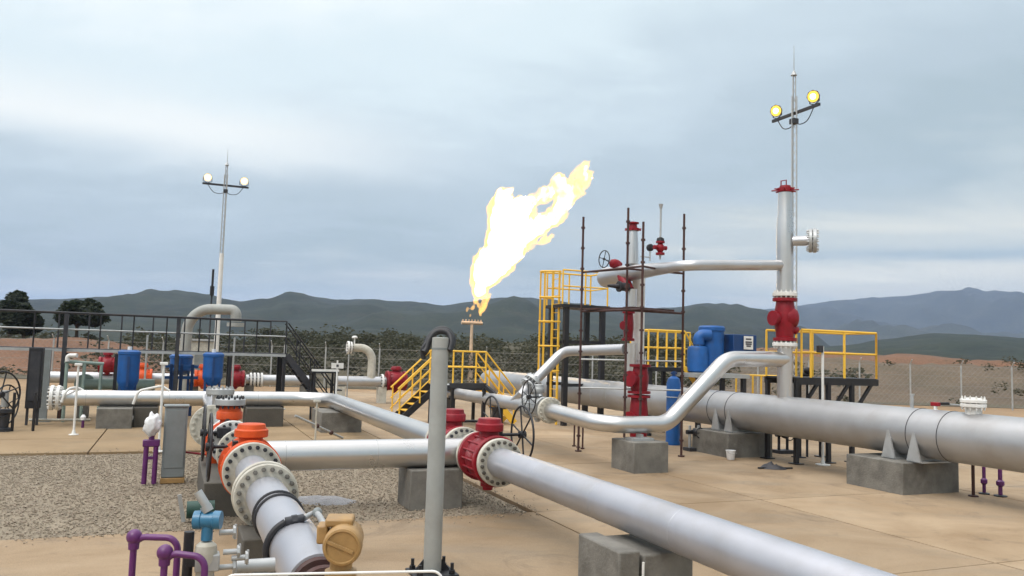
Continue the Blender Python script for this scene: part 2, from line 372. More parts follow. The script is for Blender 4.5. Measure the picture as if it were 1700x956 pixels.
# ---- hills
def hill_mat(name, c1, c2, c3, scale):
    return ground_mat(name, c1, c2, c3, scale, scale * 3.2, 1.0, scale * 8, .95, .25)
def ridge(name, prof, Yc, Yf, Yb, m, nx=220, ny=44, rough=.2, seed=0, fs_=.004):
    px0, px1 = prof[0][0], prof[-1][0]; vs = []; fs = []
    def crest(px):
        for (a, ya), (b, yb) in zip(prof, prof[1:]):
            if a <= px <= b:
                t = (px - a) / (b - a); t = t * t * (3 - 2 * t) * .6 + t * .4; return ya + (yb - ya) * t
        return prof[-1][1]
    rows = []
    for j in range(ny + 1):
        t = j / ny
        for i in range(nx + 1):
            px = px0 + (px1 - px0) * i / nx; pt = D(px, crest(px), Yc); tx = pt.x / Yc
            if t < .72: q = t / .72; Y = Yf + (Yc - Yf) * q; s = q ** 1.25
            else: q = (t - .72) / .28; Y = Yc + (Yb - Yc) * q; s = 1 - q * q * .9
            x = tx * Y; zc = max(2, pt.z)
            nz = noise.fractal((x * fs_, Y * fs_ * .8, seed), .9, 2.1, 6)
            gul = abs(noise.noise((x * fs_ * 2.2, Y * fs_ * .5, seed + 9)))
            z = zc * s + zc * rough * (nz - gul * .9 + .2) * (1 - abs(2 * min(1, max(0, s)) - 1) ** 2) * (1 if t < .72 else .5) + (zc * .02 * noise.noise((x * fs_ * 14, Y * fs_ * 14, seed)) if s > .5 else 0)
            vs.append((x, Y, max(-3, z) - .2))
    for j in range(ny):
        for i in range(nx): a = j * (nx + 1) + i; fs.append((a, a + 1, a + nx + 2, a + nx + 1))
    return structure(mesh_obj(name, vs, fs, m, True))
m_hill = hill_mat('wooded_hill', (.008, .014, .008), (.022, .030, .016), (.045, .043, .026), .014)
m_hill2 = hill_mat('far_hill', (.020, .026, .020), (.038, .044, .030), (.06, .06, .042), .006)
ridge('hills', [(-260, 512), (-120, 502), (0, 497), (60, 496), (110, 495), (170, 492), (235, 493), (300, 489), (345, 493), (400, 499), (440, 496), (482, 487), (510, 489), (560, 497), (620, 495), (660, 500), (740, 506), (780, 500), (820, 494), (870, 493), (910, 496), (960, 502), (1010, 508), (1060, 513), (1110, 510), (1170, 503), (1210, 508), (1250, 514), (1290, 522), (1330, 545), (1390, 580), (1440, 606)],
      1300, 330, 1700, m_hill, seed=1, rough=.30)
ridge('near_hills', [(-260, 545), (-60, 540), (120, 540), (300, 545), (420, 552), (520, 556), (640, 548), (760, 556), (880, 560), (1000, 560), (1120, 556), (1240, 566), (1330, 578), (1400, 573), (1470, 562), (1550, 552), (1620, 555), (1700, 560), (1850, 556), (2000, 560)],
      620, 180, 820, m_hill, seed=4, rough=.22, fs_=.008)
ridge('mountains', [(900, 560), (1050, 540), (1180, 525), (1290, 513), (1340, 506), (1400, 497), (1440, 494), (1480, 492), (1530, 489), (1560, 486), (1600, 492), (1650, 499), (1700, 498), (1790, 486), (1900, 490), (2050, 510)],
      3700, 1500, 4150, m_hill2, seed=7, rough=.42, fs_=.0016)

# ---- scrub and trees: leaf-sized cards gathered into clumps
def leaf_mat(name, c1, c2):
    m = bpy.data.materials.new(name); m.use_nodes = True; nt = m.node_tree; b = nt.nodes['Principled BSDF']; b.inputs['Roughness'].default_value = .7
    gi = nn(nt, 'ShaderNodeNewGeometry'); cr = nn(nt, 'ShaderNodeValToRGB'); cr.color_ramp.elements[0].color = (*c1, 1); cr.color_ramp.elements[1].color = (*c2, 1)
    nt.links.new(gi.outputs['Random Per Island'], cr.inputs['Fac']); nt.links.new(cr.outputs[0], b.inputs['Base Color'])
    tr = nn(nt, 'ShaderNodeBsdfTranslucent'); nt.links.new(cr.outputs[0], tr.inputs['Color']); ms = nn(nt, 'ShaderNodeMixShader'); ms.inputs[0].default_value = .45
    nt.links.new(b.outputs[0], ms.inputs[1]); nt.links.new(tr.outputs[0], ms.inputs[2]); nt.links.new(ms.outputs[0], nt.nodes['Material Output'].inputs['Surface']); return m
def cards(vs, fs, c, rx, rz, n, size, shell=.55):
    for _ in range(n):
        while True:
            d = Vector((random.uniform(-1, 1), random.uniform(-1, 1), random.uniform(-1, 1)))
            if shell < d.length < 1: break
        p = Vector((c.x + d.x * rx, c.y + d.y * rx, c.z + d.z * rz)); nrm = Vector((random.gauss(0, 1), random.gauss(0, 1), random.gauss(0, 1) + .6)).normalized()
        _, e1, e2 = frame_of(nrm); s = size * random.uniform(.6, 1.3); o = len(vs)
        vs.extend([p + e1 * s, p + e2 * s * .6, p - e1 * s, p - e2 * s * .6]); fs.append((o, o + 1, o + 2, o + 3))
vs = []; fs = []
def bush(x, y, z, r, h, n, size):
    for _ in range(6):
        c = Vector((x + random.uniform(-.6, .6) * r, y + random.uniform(-.6, .6) * r, z + h * random.uniform(.3, .75)))
        cards(vs, fs, c, r * random.uniform(.4, .7), h * random.uniform(.25, .45), n // 6, size, .2)
for _ in range(190):
    x = random.uniform(-36, 24); y = random.uniform(56, 92); t = min(1, max(0, (y - 62) / 25))
    bush(x, y, 2.4 * t * (1 if -30 < x < 26 else .4), random.uniform(1.3, 3.0), random.uniform(1.0, 2.6), 330, .17)
for _ in range(60):
    x = random.uniform(-70, -30); y = random.uniform(70, 95); bush(x, y, .6, random.uniform(1.3, 2.6), random.uniform(1.6, 3.0), 130, .26)
structure(mesh_obj('scrub', vs, fs, leaf_mat('scrub_leaf', (.050, .054, .030), (.080, .078, .046))), 'stuff')
vs = []; fs = []
for k in range(120):
    x = random.uniform(-60, 80); y = random.uniform(48, 66) if x > 12 else random.uniform(47.5, 52)
    bush(x, y, -.1 if y < 52 else 2.3 * min(1, (y - 50) / 14), random.uniform(.4, 1.1), random.uniform(.3, .9), 70, .10)
structure(mesh_obj('weeds', vs, fs, leaf_mat('weed_leaf', (.05, .05, .025), (.11, .09, .05))), 'stuff')

m_bark = mat('bark', (.07, .055, .04), .9, 0, .3, 6, .5, 20)
m_leafd = leaf_mat('tree_leaf', (.010, .018, .009), (.04, .052, .024))
def tree(px, pytop, pybase, Y, crown_px, label, flat=.5, n=17):
    base = D(px, pybase, Y); base.z = -.1; top = D(px, pytop, Y).z; rw = crown_px / 2 * Y / F
    t = T('tree', label, 'tree', base, 'trees beyond the fence on the left')
    b = MB(); fork = top * .55; tr = .16 * (top / 6)
    b.tube([base, base + Vector((.1, 0, fork * .5)), base + Vector((-.05, .1, fork))], [tr * 1.3, tr, tr * .8], 10)
    v2 = []; f2 = []
    for k in range(n):
        a = random.uniform(0, 6.28); rr = rw * random.uniform(.1, .78); zz = top * random.uniform(.68, .9) - rr * .12
        c = base + Vector((math.cos(a) * rr, math.sin(a) * rr, zz))
        b.tube([base + Vector((-.05, .1, fork)), base + Vector((math.cos(a) * rr * .5, math.sin(a) * rr * .5, (fork + zz) / 2 + .3)), c], [tr * .5, tr * .35, tr * .1], 6)
        cards(v2, f2, c, rw * random.uniform(.34, .5), top * random.uniform(.09, .14) * (flat * 2), 420, .17 * Y / 60, .25)
    b.build('trunk', m_bark, t)
    me = bpy.data.meshes.new('crown'); me.from_pydata([p - base for p in v2], [], f2); me.materials.append(m_leafd)
    o = bpy.data.objects.new('crown', me); COL.objects.link(o); o.parent = t
tree(124, 488, 590, 70, 90, 'round dark tree with a broad flat crown behind the walkway railing', .5)
tree(12, 480, 590, 74, 52, 'taller dark tree cut by the left edge of the photo', .6, 12)
tree(36, 507, 590, 70, 60, 'low bushy dark tree between the two taller trees', .8, 12)

# ---- perimeter fence
def fence(label, p0, p1, n):
    p0 = Vector(p0); p1 = Vector(p1); t = T('chain_link_fence', label, 'fence', p0); d = (p1 - p0) / (n - 1)
    for k in range(n):
        q = p0 + d * k; MB().cyl(q + Vector((0, 0, -.1)), q + Vector((0, 0, 2.3)), .045, n=8).tube([q + Vector((0, 0, 2.3)), q + Vector((0, -.22, 2.58))], .03, 8).build('post', M['galv'], t)
    w = MB()
    for h in (.05, .6, 1.15, 1.7, 2.25): w.cyl(p0 + ZX * h, p1 + ZX * h, .009, n=5)
    L = (p1 - p0).length; u = (p1 - p0).normalized(); s = 0.0
    while s < L:      # woven wire, coarse diagonals
        for sg in (1, -1):
            e = min(L, max(0, s + sg * 2.2)); hh = abs(e - s)
            if hh > .05: w.cyl(p0 + u * s + ZX * .04, p0 + u * e + ZX * (.04 + hh), .0045, n=3)
        s += .3
    w.build('wire_mesh', mat('fence_wire', (.26, .25, .23), .6, .3), t)
fence('long pale chain link fence below the scrub slope on the left', (-42, 46, 0), (8, 47.5, 0), 17)
fence('chain link fence in front of the brown earth bank on the right', (8.2, 45, 0), (48, 45, 0), 15)
# ================================================================== PIPEWORK
def plinth(label, u0, u1, v0, v1, h, m='concrete', name='concrete_plinth', saddle=None, group=None):
    c = W((u0 + u1) / 2, (v0 + v1) / 2, 0); t = T(name, label, 'plinth', c, group)
    MB().box(c + ZX * (h / 2 - .03), (u1 - u0, v1 - v0, h + .06)).build('block', m, t, bevel=.018)
    if saddle:      # (u centre, v centre, pipe radius, pipe height, spacing)
        su, sv, pr_, ph, sp = saddle
        for s in (-1, 1):
            vv = sv + s * sp / 2; b = MB()
            b.box(W(su, vv, h + .012), (pr_ * 1.9, .30, .024))
            for e in (-1, 1):
                q = [W(su + e * pr_ * 1.02, vv - .15, h + .02), W(su + e * pr_ * 1.02, vv + .15, h + .02), W(su + e * pr_ * 1.015, vv + .02, ph + .02), W(su + e * pr_ * 1.015, vv - .02, ph + .02)]
                b.prism(q, -AX * (e * .03))
            b.prism([W(su - pr_ * 1.0, vv, h + .02), W(su + pr_ * 1.0, vv, h + .02), W(su + pr_ * .86, vv, ph - pr_ * .5), W(su, vv, ph - pr_ * .98), W(su - pr_ * .86, vv, ph - pr_ * .5)], BX * .03)
            b.build('saddle', 'galv', t)
    return t

def ball_valve(label, c, ax, up, R, Lh, m, wheel=None, wheel_ax=None, group=None, cap=None, top=.42, cat='valve', name='ball_valve', body_r=.9, mid=None):
    """valve body between two discs, a bonnet on top, a drain boss below, a geared handwheel at the side"""
    c = Vector(c); ax = Vector(ax).normalized(); up = Vector(up).normalized()
    t = T(name, label, cat, c, group); Rb = R * body_r
    MB().lathe(c, ax, [(-Lh, R * .5), (-Lh, R - .012), (-Lh + .012, R), (-Lh + .085, R), (-Lh + .1, R * .9), (-Lh + .13, Rb * .86), (-Lh * .4, Rb * .98), (0, Rb), (Lh * .4, Rb * .98), (Lh - .13, Rb * .86), (Lh - .1, R * .9), (Lh - .085, R), (Lh - .012, R), (Lh, R - .012), (Lh, R * .5)], 44).build('body', m, t)
    rib = MB()
    e1 = ax.cross(up)
    for k in range(16):
        a = 2 * PI * k / 16; d = e1 * math.cos(a) + up * math.sin(a)
        rib.cyl(c + d * R * .9 - ax * (Lh - .02), c + d * R * .9 + ax * (Lh - .02), R * .045, n=8)
    rib.build('body_studs', m, t)
    bb = c + up * (Rb * .75)
    MB().lathe(bb, up, [(0, R * .42), (top * .45, R * .40), (top * .45, R * .54), (top * .48, R * .57), (top * .74, R * .57), (top * .78, R * .54), (top * .8, R * .5), (top * .98, R * .46), (top, R * .42)], 32).build('bonnet', m, t)
    MB().lathe(c - up * (R * .82), -up, [(0, R * .3), (R * .28, R * .3), (R * .3, R * .22), (R * .42, R * .2)], 18).build('drain_boss', m, t)
    if cap: flange(t, bb + up * (top + .06), up, cap, .1, 'galv', 14, 'dark')
    if wheel is not None:
        wc = Vector(wheel); wa = (wheel_ax or AX); gb = bb + up * (top * .55)
        st = wc - Vector(wa) * max(.12, (wc - gb).dot(Vector(wa)) - R * .3)
        MB().box(st, (.2, .2, .16)).cyl(st, gb, .05, n=10).build('gearbox', 'black', t, bevel=.01)
        handwheel(t, wc, wa, WHEEL, 'black', st)
    return t
WHEEL = .42

VL, HL = 'valves on the left meter line', .75
UL, UR = -3.5, -.15
r16 = .203
# ---- left meter run (grey), nearest the camera
t = T('meter_pipe', 'grey foreground pipe with white bolted flanges and black straps, running up to the orange valve', 'pipe', W(UL, -4.9, 0))
MB().tube([W(UL, -5.3, HL), W(UL, -.3, HL)], r16, 40).build('pipe', 'grey', t)
flange(t, W(UL, -1.86, HL), BX, .335, .085, 'cream', 20, 'concrete')
flange(t, W(UL, -1.98, HL), BX, .325, .075, 'cream', 20, 'concrete')
flange(t, W(UL, -.28, HL), BX, .35, .09, 'cream', 20, 'dark')
for v in (-2.98, -3.14): MB().ring(W(UL, v, HL), BX, r16 + .006, .016, 40, 8).build('strap', 'rubber', t)
MB().lathe(W(UL, -5.52, HL), BX, [(0, .12), (0, .17), (.05, .175), (.05, .15), (.14, .15), (.14, .185), (.23, .185)], 36).build('end_joint', 'rust', t)
hp = [P(415, 965, .15), P(437, 925, .62), P(448, 893, .90), P(470, 880, 1.0), P(493, 877, 1.01), P(520, 875, 1.02), P(548, 872, 1.12)]
def smooth_path(p, n=6):
    out = []
    for i in range(len(p) - 1):
        p0 = p[max(0, i - 1)]; p1 = p[i]; p2 = p[i + 1]; p3 = p[min(len(p) - 1, i + 2)]
        for k in range(n):
            s = k / n; out.append(.5 * ((2 * p1) + (p2 - p0) * s + (2 * p0 - 5 * p1 + 4 * p2 - p3) * s * s + (3 * p1 - p0 - 3 * p2 + p3) * s ** 3))
    out.append(p[-1]); return out
oc = D(568, 899, 4.45)
c_t = T('flexible_conduit', 'black flexible cable conduit looping over the grey pipe to the ochre transmitter', 'conduit', hp[0])
arc = [W(UL, -4.3, HL) + AX * ((r16 + .028) * math.cos(a)) + ZX * ((r16 + .028) * math.sin(a)) for a in [R_(x) for x in (215, 195, 175, 155, 135, 115)]]
hp = [W(UL - .36, -4.75, .02), W(UL - .31, -4.55, .3)] + arc
MB().tube(smooth_path(hp), .026, 12).build('hose', 'rubber', c_t)
e0 = arc[-1]; e1 = W(UL, -4.3, HL) + AX * ((r16 + .03) * math.cos(R_(80))) + ZX * ((r16 + .03) * math.sin(R_(80)))
MB().cyl(e0, e1, .034, n=14).cyl(e0 + (e1 - e0) * .35, e0 + (e1 - e0) * .65, .042, n=6).build('gland', 'dark', c_t)
MB().tube(smooth_path([e1, e1 + AX * .1 + ZX * .03, oc - AX * .06]), .022, 12).build('nipple', 'galv', c_t)
MB().ball(e1 + AX * .1 + ZX * .04, .038).build('elbow_box', 'cabinet', c_t)
plinth('low dark concrete support under the grey foreground pipe beside the blue transmitter', UL - .26, UL + .3, -2.6, -1.95, .46, 'concrete_dark')

ball_valve('near orange valve with a round orange bonnet, directly behind the grey meter pipe', W(UL, .10, HL), BX, ZX, .365, .32, 'orange', W(-3.98, .35, .98), -AX, VL, top=.30)
# left tee and crossover
t = T('crossover_pipe', 'silver horizontal pipe crossing the gravel from the orange valve to the red valve', 'pipe', W(-1.8, 1.1, 0))
MB().tube([W(UL, 1.1, HL), W(UR, 1.1, HL)], r16 + .008, 40).build('pipe', 'silver', t)
tb = MB().tube([W(UL, .5, HL), W(UL, 1.6, HL)], r16 + .02, 36).build('tee', 'silver', t)
tb = MB().tube([W(UR, .78, HL), W(UR, 1.5, HL)], r16 + .02, 36).build('tee', 'silver', t)
for u, v1 in ((UL, .5), (UR, .785)):
    flange(t, W(u, v1, HL), BX, .345, .07, 'cream', 20, 'dark')
    flange(t, W(u, 1.5, HL), BX, .345, .08, 'cream', 20, 'dark')
MB().ring(W(-1.65, 1.1, HL), AX, r16 + .008, .004, 40, 6).build('seam_band', 'galv', t)
MB().ring(W(-2.95, 1.1, HL), AX, r16 + .008, .004, 40, 6).build('seam_band', 'galv', t)
ball_valve('far orange valve with a silver blind cover bolted on top, behind the other orange valve', W(UL - .08, 3.3, HL - .1), BX, ZX, .36, .42, 'orange', W(-3.98, 2.7, .92), -AX, VL, cap=.24, top=.40)
t = T('valve_spool', 'short grey pipe spool with white flanges behind the two orange valves', 'pipe', W(UL, 2, 0))
MB().tube([W(UL, 1.58, HL), W(UL, 2.9, HL)], r16, 32).build('pipe', 'grey', t)
flange(t, W(UL - .05, 2.8, HL), BX, .345, .08, 'white', 20, 'dark')
t = T('riser_spool', 'grey pipe with a large cream flange joining far orange valve to long silver pipe', 'pipe', W(UL, 6, 0))
MB().tube([W(UL, 3.7, HL), W(UL, 13.5, HL)], r16, 32).build('pipe', 'silver2', t)
flange(t, W(UL - .05, 3.78, HL - .05), BX, .345, .08, 'white', 20, 'dark')
flange(t, W(UL - .2, 6.6, HL - .1), BX, .42, .09, 'cream', 20, 'cream')
MB().cyl(W(UL, 8.2, HL + .1), W(UL, 8.2, 1.18), .16, n=24).build('branch', 'silver2', t)
flange(t, W(UL, 8.2, 1.25), ZX, .30, .12, 'galv', 16, 'galv')

# ---- right line
VR = 'valves on the right transfer line'
t = T('transfer_pipe', 'long grey pipe running from the front red valve to the bottom right corner', 'pipe', W(UR, -4, 0))
MB().tube([W(UR, -9.5, HL), W(UR, -.1, HL)], r16 + .004, 44).build('pipe', 'grey', t)
flange(t, W(UR, -.1, HL), BX, .335, .085, 'cream', 20, 'concrete_dark')
for v in (-1.6, -3.1, -4.6): MB().ring(W(UR, v, HL), BX, r16 + .003, .004, 44, 6).build('weld_seam', 'grey', t)
ball_valve('front red valve with a red bonnet, between the crossover pipe and the grey transfer pipe', W(UR, .34, HL), BX, ZX, .36, .36, 'red', W(.41, .42, 1.08), AX, VR, top=.34)
ball_valve('red valve half hidden behind the crossover pipe and the pale grey post', W(UR, 1.98, HL), BX, ZX, .345, .40, 'red', W(.60, 2.2, 1.12), AX, VR, top=.36)
# long silver pipe along the back with its diagonal leg
t = T('header_pipe', 'long silver pipe lying across the left, bending down towards the rear red valve', 'pipe', W(-5, 13.6, 0))
uL = Uat(13.65, 88, HL)
MB().tube(bend([W(uL, 13.65, HL), W(UR, 13.65, HL), W(UR, 2.4, HL)], 1.1, 10), r16 + .008, 36).build('pipe', 'silver', t)
for du in (-.02, .13): flange(t, W(uL + du, 13.65, HL), AX, .33, .08, 'white', 16, 'white')
flange(t, W(UR, 2.46, HL), BX, .34, .08, 'cream', 20, 'dark')
for u in (-6.6, -4.55, -2.2): MB().ring(W(u, 13.65, HL), AX, r16 + .008, .006, 36, 6).build('seam_band', 'galv', t)

# ---- big pipe
UB, HB, RB = 8.2, 1.06, .44
t = T('main_pipe', 'very wide dull aluminium pipe running from the right edge back past the platforms', 'pipe', W(UB, 5, 0))
VE = Vat(UB, 812, HB)
MB().lathe(W(UB, 0, HB), BX, [(-6, RB), (VE, RB), (VE + .12, RB * .93), (VE + .22, RB * .72), (VE + .27, RB * .35)], 64).build('pipe', 'bigpipe', t)
for v in (-.62, .02, 5.2, 5.9, 11, 12, 19): MB().ring(W(UB, v, HB), BX, RB + .002, .007, 64, 6).build('weld_band', 'dark' if v < 7 else 'galv', t)
va = Vat(UB, 1616, 1.6)
t2 = T('access_nozzle', 'short white bolted nozzle standing on top of the wide pipe near the right edge', 'nozzle', W(UB, va, HB + RB - .02))
MB().cyl(W(UB, va, HB + RB - .05), W(UB, va, 1.66), .13, n=28).build('neck', 'white', t2)
flange(t2, W(UB, va, 1.63), ZX, .20, .06, 'white', 12, 'white'); flange(t2, W(UB, va, 1.705), ZX, .205, .06, 'white', 12, 'white')
MB().lathe(W(UB, va, 1.735), ZX, [(0, .14), (.02, .13), (.03, .05)], 20).build('cover', 'white', t2)
va2 = Vat(UB, 1553, 1.56)
t2 = T('gauge_valve', 'small red and black lever valve on a white stub on top of the wide pipe', 'valve', W(UB, va2, HB + RB - .02))
MB().cyl(W(UB, va2, HB + RB - .03), W(UB, va2, 1.575), .03, n=12).build('stub', 'white', t2)
MB().box(W(UB, va2, 1.60), (.07, .16, .07)).build('body', 'red', t2, bevel=.01)
MB().box(W(UB + .17, va2 - .02, 1.61), (.28, .05, .05)).build('lever', 'black', t2, bevel=.008)
MB().cyl(W(UB + .3, va2 - .02, 1.6), W(UB + .62, va2 - .08, 1.58), .014, n=8).build('tubing', 'galv', t2)
va3 = Vat(UB, 1508, 1.55)
tag(MB().cyl(W(UB + .1, va3, HB + RB - .05), W(UB + .1, va3, 1.72), .028, n=12).cyl(W(UB + .1, va3, 1.72), W(UB + .1, va3, 1.75), .04, n=12).build('vent_stub', 'galv'), 'thin grey capped stub standing on the wide pipe above the right plinth', 'vent')
# plinths with saddles
plinth('large concrete plinth under the wide pipe at the right, with two white saddle plates', 7.5, 8.9, -.15, 1.05 + .1, .56, saddle=(UB, .12, RB, HB, .55), group='saddle plinths under the wide pipe')
plinth('concrete plinth under the wide pipe behind the white bucket, with two white saddle plates', 7.55, 8.85, 4.78, 6.2, .56, saddle=(UB, 5.3, RB, HB, .5), group='saddle plinths under the wide pipe')

# ---- S pipe from the grey valve up to the vent stack
VC = 3.63; RS = .172
t = T('riser_pipe', 'silver pipe lying low on a plinth, then rising in an S to the vent stack', 'pipe', W(5, VC, 0))
MB().tube(bend([W(3.55, 6.05, 1.0), W(3.62, VC, .90), W(5.08, VC, .90), W(6.62, VC, 2.30), W(UB, VC, 2.33)], .62, 10), RS, 36).build('pipe', 'silver', t)
flange(t, W(3.55, 6.08, 1.0), BX, .30, .09, 'cream', 16, 'cream')
plinth('square concrete plinth under the low bend of the silver riser pipe', 3.98, 4.78, 3.08, 3.98, .60)
tag(MB().box(W(4.36, 3.5, .625), (.5, .3, .05)).box(W(4.36, 3.5, .68), (.04, .22, .09)).build('pipe_shoe', 'galv'), 'small steel shoe between the square plinth and the silver riser pipe', 'support')
# grey gate valve with its wheel and what lies behind
gv = W(3.55, 6.75, 1.02)
gvt = ball_valve('grey valve with a black handwheel at the left end of the silver riser pipe', gv, BX, ZX, .27, .42, 'galv', None, None, None, top=.36)
handwheel(gvt, D(878, 659, gv.y - .25), AX, .40, 'black', D(878, 659, gv.y - .25) - AX * -.3)
MB().tube([gv + ZX * .42, D(878, 659, gv.y - .25) + AX * .3], .05, 12).build('yoke', 'galv', gvt)
t = T('feed_pipe', 'grey pipe behind the grey valve running back towards the yellow stairs', 'pipe', W(3.55, 10, 0))
MB().tube([W(3.55, 7.17, 1.02), W(3.75, 15.5, .95)], .17, 30).build('pipe', 'silver2', t)
flange(t, W(3.55, 7.2, 1.02), BX, .29, .08, 'galv', 16, 'galv')
for v in (9.5, 13.5): MB().box(W(3.62, v, .39), (.12, .5, .82)).box(W(3.62, v, .8), (.3, .5, .03)).build('pipe_leg', 'black', t)

# ---- tall vent stack on the wide pipe
sq = W(UB, VC, 0)
def zz(y): return Zat(sq, y)
t = T('vent_stack', 'tall silver vent stack with a red capped top, standing on the wide pipe', 'vent stack', W(UB, VC, HB + RB))
MB().lathe(W(UB, VC, HB + RB - .1), ZX, [(0, .165), (zz(570) - HB - RB + .08, .165)], 36).build('lower_pipe', 'silver', t)
flange(t, W(UB, VC, 2.66), ZX, .27, .08, 'white', 14, 'white')
zt = zz(320)
MB().lathe(W(UB, VC, 0), ZX, [(3.74, .195), (4.2, .18), (4.5, .185), (5.0, .192), (5.45, .185), (5.62, .16), (zt, .155)], 36).build('upper_pipe', 'silver', t)
flange(t, W(UB, VC, 3.79), ZX, .27, .09, 'white', 14, 'white')
c_ = MB().lathe(W(UB, VC, zt), ZX, [(0, .16), (.02, .19), (.10, .19), (.11, .13), (.16, .12)], 28); c_.tube([W(UB - .12, VC, zt + .1), W(UB - .12, VC, zt + .26), W(UB + .03, VC, zt + .30), W(UB + .03, VC, zt + .1)], .016, 8)
for k in range(8):
    a = 2 * PI * k / 8; d = AX * math.cos(a) + BX * math.sin(a); c_.cyl(W(UB, VC, zt + .06) + d * .15, W(UB, VC, zt + .06) + d * .30, .017, n=8)
c_.build('cap', 'red', t)
nz = W(UB, VC, zz(400)); nd = (AX * .75 - BX * .66).normalized()
n_ = MB().cyl(nz, nz + nd * .56, .115, n=24).build('nozzle', 'silver2', t)
flange(t, nz + nd * .54, nd, .27, .07, 'galv', 14, 'galv'); flange(t, nz + nd * .63, nd, .275, .08, 'galv', 14, 'galv')
zc = (zz(495) + zz(566)) / 2; zh = (zz(495) - zz(566)) / 2
t = T('check_valve', 'bulky red check valve high in the tall vent stack', 'valve', W(UB, VC, zc - zh))
MB().lathe(W(UB, VC, zc), ZX, [(-zh, .15), (-zh, .26), (-zh + .07, .26), (-zh + .08, .19), (-zh + .2, .2), (-.1, .235), (.1, .245), (zh - .2, .21), (zh - .08, .195), (zh - .07, .27), (zh, .27), (zh, .15)], 36).build('body', 'red', t)
MB().lathe(W(UB, VC, zc + .02), -AX, [(.1, .13), (.3, .13), (.3, .17), (.36, .17), (.36, .1)], 24).build('side_cover', 'red', t)
dd = (AX * .8 - BX * .6)
MB().lathe(W(UB, VC, zc + .04), dd, [(.05, .25), (.18, .24), (.27, .17), (.30, .08)], 28).lathe(W(UB, VC, zc - .12), (dd - ZX * .5), [(.1, .1), (.3, .09), (.33, .05)], 18).build('hinge_dome', 'red', t)

# ---- upper bypass pipe
u5 = 5.54; zb = Zat(W(UB, VC), 440); zb2 = Zat(W(u5, VC), 440); ze = Zat(W(u5, 7.2), 458)
t = T('bypass_pipe', 'silver pipe high overhead from the vent stack, bending back to the red valved column', 'pipe', W(UB, VC, zb))
MB().tube(bend([W(UB, VC, zb), W(u5, VC, zb2), W(u5, 7.1, ze)], .35, 8), .118, 28).build('pipe', 'silver2', t)
MB().tube([W(u5, 4.2, zb2), W(u5, 4.9, zb2 + (ze - zb2) * .35), W(u5, 6.3, zb2 + (ze - zb2) * .75 - .02), W(u5, 7.1, ze - .05)], [.12, .15, .215, .26], 30).build('reducer', 'silver2', t)
MB().lathe(W(u5, 7.08, ze - .05), BX, [(0, .26), (.10, .24), (.2, .16), (.25, .05)], 30).build('end_cap', 'silver2', t)
# red valved column behind it
c2u, c2v = 5.54, 5.86; q2 = W(c2u, c2v, 0)
def z2(y): return Zat(q2, y)
t = T('relief_column', 'white upright pipe column with red valves, standing behind the scaffold', 'pipe column', q2)
MB().lathe(q2, ZX, [(1.9, .15), (z2(570), .15)], 30).build('lower_pipe', 'silver', t)
MB().lathe(q2, ZX, [(z2(515), .12), (z2(480), .12)], 30).build('middle_pipe', 'silver', t)
MB().lathe(q2, ZX, [(4.5, .145), (z2(400), .13), (z2(383), .105)], 30).build('upper_pipe', 'silver', t)
MB().cyl(W(c2u + .34, c2v + .25, .9), W(c2u + .34, c2v + .25, 4.35), .155, n=28).build('parallel_pipe', 'white', t)
zc2 = z2(383)
c_ = MB().lathe(W(c2u, c2v, zc2), ZX, [(0, .1), (.0, .15), (.06, .15), (.07, .1), (.16, .09), (.17, .14), (.2, .14), (.22, .05)], 22)
for k in range(6):
    a = 2 * PI * k / 6; d = AX * math.cos(a) + BX * math.sin(a); c_.cyl(W(c2u, c2v, zc2 + .03) + d * .1, W(c2u, c2v, zc2 + .03) + d * .22, .016, n=8)
c_.build('cap', 'red', t)
MB().box(q2 + ZX * .1 + AX * .15, (.62, .7, .26)).build('base', 'concrete', t, bevel=.015)
def upright_valve(label, u, v, z0, z1, R):
    t = T('gate_valve', label, 'valve', W(u, v, z0), 'red valves of the column behind the scaffold'); h = z1 - z0
    MB().lathe(W(u, v, z0), ZX, [(0, R * .6), (0, R), (.06, R), (.07, R * .7), (h * .4, R * .82), (h * .6, R * .82), (h - .07, R * .7), (h - .06, R), (h, R), (h, R * .6)], 30).build('body', 'red', t)
    MB().lathe(W(u, v, z0 + h / 2), -AX + BX * -.3, [(R * .5, R * .5), (R * 1.1, R * .5), (R * 1.1, R * .7), (R * 1.3, R * .7), (R * 1.3, R * .4)], 22).build('side_cover', 'red', t)
upright_valve('red valve at the foot of the column, just above the low silver pipe', c2u + .17, c2v - .12, .25, z2(655), .27)
upright_valve('wide red valve stacked second from the bottom of the column', c2u + .17, c2v - .12, z2(654) + .02, z2(604), .27)
upright_valve('slim red valve halfway up the column, level with the scaffold boards', c2u - .08, c2v, z2(566), z2(516), .15)
t = T('relief_valve', 'small red angled valve under the thick end of the overhead bypass pipe', 'valve', W(c2u - .22, c2v + .05, z2(478)))
MB().tube([W(c2u - .05, c2v, z2(482)), W(c2u - .1, c2v + .1, z2(473)), W(c2u - .1, c2v + .4, 4.3)], [.11, .14, .1], 18).build('body', 'red', t)
MB().lathe(W(c2u - .12, c2v - .02, z2(477)), -AX, [(0, .1), (.22, .1), (.22, .13), (.27, .13), (.27, .06), (.55, .03)], 18).build('spring_bonnet', 'dark', t)
